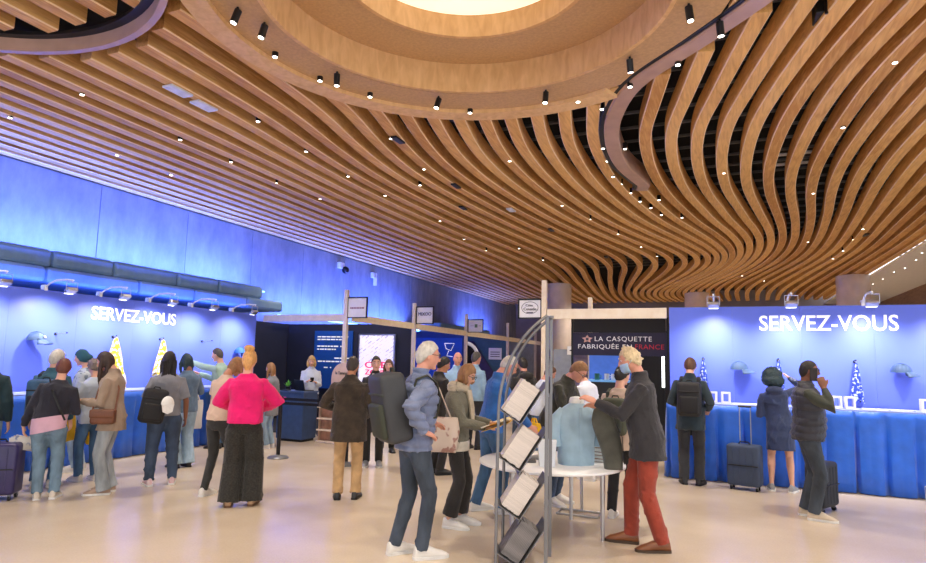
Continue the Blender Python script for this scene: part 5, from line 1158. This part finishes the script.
# 19 backpack man at right counter
P = person(692, 484.5, 4, 1.77, 'man seen from behind in dark clothes with black backpack at the blue counter', SK_L, K(m=cloth('dark_teal_jacket', srgb(36, 52, 62)), hem=.74, fit=.026, sr=.022, collar=True, name='jacket'), K(m=cloth('charcoal_trouser', srgb(44, 46, 52)), r=(.1, .08, .074), wr=.006), BLACK_SHOE, K(k='short', m=H_BR, th=.012), head=(22, 0), rh=(.22, .14, 1.02), lh=(-.18, .16, 1.08), vox=.011, fyaw=(14, -14))
backpack(P, mat('backpack_black', srgb(36, 36, 40), .65, var=.08), mat('backpack_black2', srgb(26, 26, 29), .7), 'black backpack on the man at the right blue counter', w=.31, h=.46, d=.17, z=1.10)
# 20 navy coat woman
P = person(782, 491.5, -4, 1.63, 'woman with curly dark hair in navy coat reaching up for a scarf', SK_L, K(m=cloth('navy_raincoat', srgb(36, 52, 92), rough=.55), hem=.58, fit=.022, flare=.008, wr=.008, sr=.022, hood=True, name='raincoat'), K(k='none'), GREY_SHOE, K(k='curly', m=H_TL, th=.02, big=True), side=-7, head=(2, -12), female=True, rh=(.16, .30, 1.62), rp=(1, -.2, -.4), lh=(-.14, .20, 1.16), lp=(-.5, -.9, -.5), lf=(-.13, .02), rf=(.13, -.02), vox=.011, fyaw=(6, -20))
# 21 phone man
P = PH = person(812, 518, 84, 1.72, 'man in dark quilted vest and grey jeans talking on a phone', SK_D, K(m=cloth('dark_puffer_vest', srgb(40, 42, 54), rough=.5), hem=.80, fit=.045, quilt=.018, qz=.08, wr=.004, sleeve=.0, inner=True, collar=True, name='quilted_vest'), K(m=denim('denim_charcoal', srgb(62, 70, 80)), r=(.104, .078, .070), wr=.006), BEIGE_SHOE, K(k='short', m=H_DK, th=.006), head=(4, 0), rh=(.155, .15, 1.45), rp=(.5, .2, -1), lh=(-.24, -.02, .83), rhd=(-.12, -.25, 1), belly=.035, vox=.010, bw=1.04, bd=1.06, glasses=True, lf=(-.1, -.04), rf=(.11, .03), fingers=50)
G_ = Geo()
for k, sg in (('l', -1), ('r', 1)):
    a, b, c = PH.J[k+'sh'], PH.J[k+'el'], PH.J[k+'wr']; G_.tube([PH.S(a+Vector((-sg*.07, 0, .0))), PH.S(a), PH.S(a.lerp(b, .5)), PH.S(b), PH.S(b.lerp(c, .5)), PH.S(b.lerp(c, .98))], [.062, .070, .066, .060, .052, .038], 16)
remesh_part('sleeves', G_, cloth('dark_olive_sleeve', srgb(58, 62, 52)), PH.root, .010, post_wrinkle(.005, seed=300))
hpv = PH.HP((.108, .035, -.035)); phone(P, hpv, (.25, 0, math.pi/2), 'phone held to the ear by the man in the quilted vest')
# 22 dark cardigan woman
P = DC = person(42, 499, 10, 1.56, 'auburn-haired woman in dark cardigan and pale blue jeans holding leaflets', SK_L, K(m=cloth('dark_navy_knit', srgb(34, 34, 48), bump=.4), hem=.98, fit=.024, sr=.022, name='cardigan', under=K(m=cloth('pink_blouse', srgb(214, 172, 192), var=.04), z=(.84, 1.02), slant=.22)), K(m=JEAN_G, r=(.106, .080, .066), wr=.006), K(m=mat('beige_white_sneaker', srgb(214, 204, 190), .6), sole=M_SOLE), K(k='short', m=H_RD, th=.016), side=8, lean=4, head=(10, 0), female=True, lh=(-.30, .10, .86), rh=(.14, .22, 1.10), rp=(.6, -.9, -.3), bw=1.08, vox=.011, lf=(-.06, .0), rf=(.12, .02), lhd=(.1, .2, -1))
Geo().tube([P.S(P.T(p)) for p in [(-.11, -.05, 1.47), (-.03, -.145, 1.32), (.10, -.15, 1.12), (.18, -.10, .98)]], [(.004, .012)]*4, 6, up=(0, 1, 0)).build('cross_strap', M_BLACK, P.root)
lv = held(P, 'leaflet_bundle', (-.29, .13, .56))
for i in range(4): Geo().box((.012*i-.02, .01*i, .10), (.21, .008, .15), rz=.1*i-.1, ry=.12*i-.1).build('leaflet', pattern_mat('leaf_%d' % i, [srgb(222, 216, 206), srgb(190, 200, 226), srgb(206, 180, 140), srgb(226, 226, 230)][i], srgb(130, 140, 170), 12, .6), lv)
tag(lv, 'bundle of coloured leaflets in the hand of the woman in the dark cardigan', 'leaflets')
# 23 white hair with teal backpack
P = person(24, 487, 22, 1.66, 'white-haired person with blue backpack at the pale wall counter', SK_L, K(m=cloth('teal_jacket', srgb(44, 86, 104)), hem=.80, fit=.03, sr=.024, collar=True, name='jacket'), K(m=JEAN_M), WHITE_SHOE, K(k='short', m=H_WH, th=.014), head=(6, 25), vox=.012, gpos=(-7.62, 5.20, 0))
backpack(P, mat('backpack_blue', srgb(52, 92, 130), .6, var=.25, scale=5), mat('backpack_blue_black', srgb(24, 30, 40), .7), 'blue and black backpack on the white-haired person', w=.34, h=.48, d=.20, z=1.06)
# 24 edge person
person(2, 494, 10, 1.66, 'grey-haired person in dark teal jacket and pale jeans beside the purple suitcase', SK_L, K(m=cloth('deep_teal', srgb(24, 52, 62)), hem=.80, fit=.03, sr=.024, name='jacket'), K(m=JEAN_L), WHITE_SHOE, K(k='short', m=H_GR, th=.012), head=(6, 0), vox=.013, gpos=(-7.88, 4.62, 0))
# 25 headscarf
person(66, 474, -70, 1.68, 'woman with teal headscarf and pale patterned jacket at the counter', SK_L, K(m=pattern_mat('pale_pattern_jacket', srgb(186, 196, 206), srgb(120, 136, 156), 18, .58), hem=.80, fit=.03, sr=.026, name='jacket'), K(m=JEAN_L), WHITE_SHOE, K(k='scarf', m=cloth('teal_headscarf', srgb(38, 88, 106)), th=.012), head=(14, 0), female=True, vox=.012, gpos=(-8.28, 6.10, 0), lh=(-.12, .22, 1.12), rh=(.14, .24, 1.1))
# 26 pale coat
P = person(86, 481, -25, 1.56, 'woman with curly grey-brown hair in pale coat holding yellow bags', SK_L, K(m=cloth('pale_blue_coat', srgb(190, 202, 216), var=.05), hem=.82, fit=.03, sr=.026, name='coat'), K(m=JEAN_M, r=(.098, .072, .062)), WHITE_SHOE, K(k='curly', m=hairm('hair_grey_brown', srgb(126, 112, 104)), th=.018), head=(12, 0), female=True, vox=.012, lh=(-.16, .24, 1.04), rh=(.16, .24, 1.04), lf=(-.1, .05))
tote(P, (-.20, .22, .56), MATS['yellow_cloth'], 'yellow cloth tote hanging next to the woman in the dark cardigan', w=.30, h=.36, d=.06, drop=.16, rz=.6, seed=2)
tote(P, (.14, .14, .50), MATS['yellow_cloth'], 'yellow cloth tote hanging next to the brown shoulder bag', w=.30, h=.38, d=.06, drop=.22, rz=.3, seed=3)
# 27 long hair
P = LH = person(105, 493, -72, 1.67, 'woman with long brown hair in beige shirt and flared grey jeans', SK_L, K(m=cloth('beige_shirt', srgb(156, 136, 118), var=.06), hem=.76, fit=.03, flare=.008, sr=.028, wr=.007, collar=True, name='overshirt'), K(m=JEAN_PALE, r=(.1, .076, .086), hem=.05, wr=.006), K(m=mat('tan_suede', srgb(170, 146, 128), .8), sole=M_SOLE), K(k='long', m=hairm('hair_dark_brown', srgb(58, 40, 34)), len=.40, front=.10), head=(22, 0), lean=4, female=True, lh=(-.10, .32, 1.12), rh=(.10, .33, 1.10), vox=.010)
sbm = mat('brown_bag_leather', srgb(110, 66, 44), .45, var=.12); t = held(P, 'shoulder_bag', (-.22, .02, .86)); rbox('pouch', sbm, t, (0, 0, .08), (.11, .26, .17), .03); rbox('flap', sbm, t, (-.012, 0, .115), (.11, .265, .10), .02); Geo().tube([(0, -.12, .15), (.08, -.12, .40), (.17, -.03, .56), (.10, .10, .42), (0, .12, .15)], [(.003, .012)]*5, 6).build('strap', sbm, t); tag(t, 'brown leather shoulder bag on the woman with long brown hair', 'bag', 'bags')
# 28 braids
P = BR = person(160, 485, -6, 1.67, 'woman with long black braids, grey top and dark jeans with black backpack', SK_D, K(m=cloth('grey_tee', srgb(132, 134, 142), var=.06), hem=.90, fit=.018, sleeve=.45, sr=.02, name='top'), K(m=JEAN_D, r=(.118, .086, .062), wr=.006), K(m=mat('pink_white_sneaker', srgb(220, 170, 176), .6, col2=srgb(230, 226, 224), scale=14), sole=M_SOLE), K(k='long', m=H_DK, len=.46), head=(4, 0), female=True, bw=1.06, vox=.011, rh=(.26, .06, .86), lh=(-.22, .20, 1.02), lf=(-.14, 0), rf=(.14, .02))
G_ = Geo(); rb_ = random.Random(8)
for i in range(14):
    x = -.075+.15*i/13; a = P.HP((x, -.09, -.02)); pts = [a+Vector((rb_.uniform(-.01, .01), -.015, -.10*j)) for j in range(6)]; G_.tube([P.S(p) for p in pts], .010, 6)
G_.build('braids', H_DK, P.root, smooth=True)
backpack(P, mat('backpack_black3', srgb(30, 30, 34), .7, var=.1), MATS['backpack_black2'], 'black backpack slung on one shoulder of the woman with braids', w=.30, h=.44, d=.16, z=.98, off=(-.17, -.02), strap=False, ry=.15)
t = held(P, 'cap_hanging', (-.02, -.37, .98)); 
secs = [[(.075*math.cos(ph)*math.cos(2*math.pi*k/18), .05*math.cos(ph)*math.sin(2*math.pi*k/18)-.0, .09+.10*math.sin(ph)) for k in range(18)] for ph in np.linspace(0, 1.5, 7)]
Geo().sweep(secs).build('crown', M_PAPER, t, smooth=True); Geo().prism([(-.07, .09), (.07, .09), (.055, .0), (0, -.025), (-.055, .0)], -.04, -.03, 'y').build('visor', M_PAPER, t); tag(t, 'white cap hanging from the black backpack of the woman with braids', 'cap')
# 29
P = person(172, 470, -28, 1.66, 'dark-haired person with denim jacket and wide jeans holding a white tote', SK_D, K(m=cloth('denim_jacket', srgb(96, 120, 146)), hem=.84, fit=.026, sr=.024, name='jacket'), K(m=JEAN_L, r=(.104, .090, .10), hem=.05), BLACK_SHOE, K(k='long', m=H_TL, len=.18), head=(14, 0), female=True, vox=.012, rh=(.22, .34, 1.18), lh=(-.2, .2, 1.0), gpos=(-7.30, 7.0, 0))
tote(P, (.30, .26, .54), mat('white_canvas', srgb(222, 218, 214), .85, var=.04), 'white canvas tote held by the person in denim', w=.26, h=.46, d=.05, drop=.15, rz=-.2, seed=12)
tote(P, (.24, .52, .52), MATS['yellow_cloth'], 'yellow cloth tote half hidden behind the white canvas tote', w=.30, h=.44, d=.05, drop=.18, rz=.1, seed=13)
# 30 man in pale green
P = GM = person(216, 449, -66, 1.78, 'man with dark grey hair in pale green sweater reaching along the pale wall', SK_L, K(m=cloth('pale_green_knit', srgb(168, 200, 186), var=.05), hem=.84, fit=.026, sr=.024, name='sweater'), K(m=JEAN_M), BLACK_SHOE, K(k='short', m=H_DG, th=.009), head=(10, 0), lean=8, lh=(-.04, .62, 1.50), lp=(-.5, -.2, -1), rh=(.1, .5, 1.28), vox=.012, gpos=(-8.30, 8.78, 0))
tote(P, (.24, .22, .66), MATS['yellow_cloth'], 'yellow cloth bag beside the man in pale green', w=.26, h=.40, d=.05, drop=.1, rz=.3, seed=15)
# suitcases
q = atz(8, 501, 0); suitcase((q.x-.20, q.y-.02), math.radians(38), mat('purple_shell', srgb(52, 44, 92), .35, var=.1), 'glossy purple suitcase beside the woman in the dark cardigan', w=.44, h=.56, d=.28, handle=0)
suitcase((.30, 9.36), math.radians(-14), mat('slate_fabric_case', srgb(56, 70, 96), .7, var=.06, bump=.2), 'slate blue suitcase with raised handle at the blue counter', w=.42, h=.54, d=.25, handle=.50)
suitcase((1.08, 8.42), math.radians(60), mat('black_fabric_case', srgb(36, 40, 50), .7, var=.06), 'black suitcase standing behind the man on the phone', w=.40, h=.50, d=.22, handle=0)

# ================================================================== evaluate lettering and remeshed parts
TMP.view_layers[0].update(); DG = TMP.view_layers[0].depsgraph; DG.update()
for d in PEND:
    ev = d['o'].evaluated_get(DG)
    me = bpy.data.meshes.new_from_object(ev, depsgraph=DG)
    me.name = d['name']; me.materials.clear(); me.materials.append(d['m'])
    if d['kind'] == 'text':
        n = len(me.vertices); co = np.empty(n*3, np.float32); me.vertices.foreach_get('co', co); co = co.reshape(-1, 3)
        body = d['o'].data.body
        x0, x1 = co[:, 0].min(), co[:, 0].max(); y0 = 0.0; y1 = co[:, 1].max() if not any(c in 'ÉÈÔ' for c in body) else .729
        s = d['width']/(x1-x0); co[:, 0] = (co[:, 0]-(x0 if d['align'] == 'LEFT' else (x0+x1)/2))*s; co[:, 1] = co[:, 1]*d['height']/y1
        me.vertices.foreach_set('co', co.ravel()); me.update()
        o = link(d['name'], me, d['parent'], loc=d['loc']); o.rotation_euler = d['rot']
    else:
        d['post'](d, me)
        me.polygons.foreach_set('use_smooth', [True]*len(me.polygons))
        o = link(d['name'], me, d['parent'])
        if d.get('label'): o['label'] = d['label']
for d in PEND:
    dt = d['o'].data; bpy.data.objects.remove(d['o'])
    (bpy.data.curves if d['kind'] == 'text' else bpy.data.meshes).remove(dt)
bpy.data.scenes.remove(TMP)
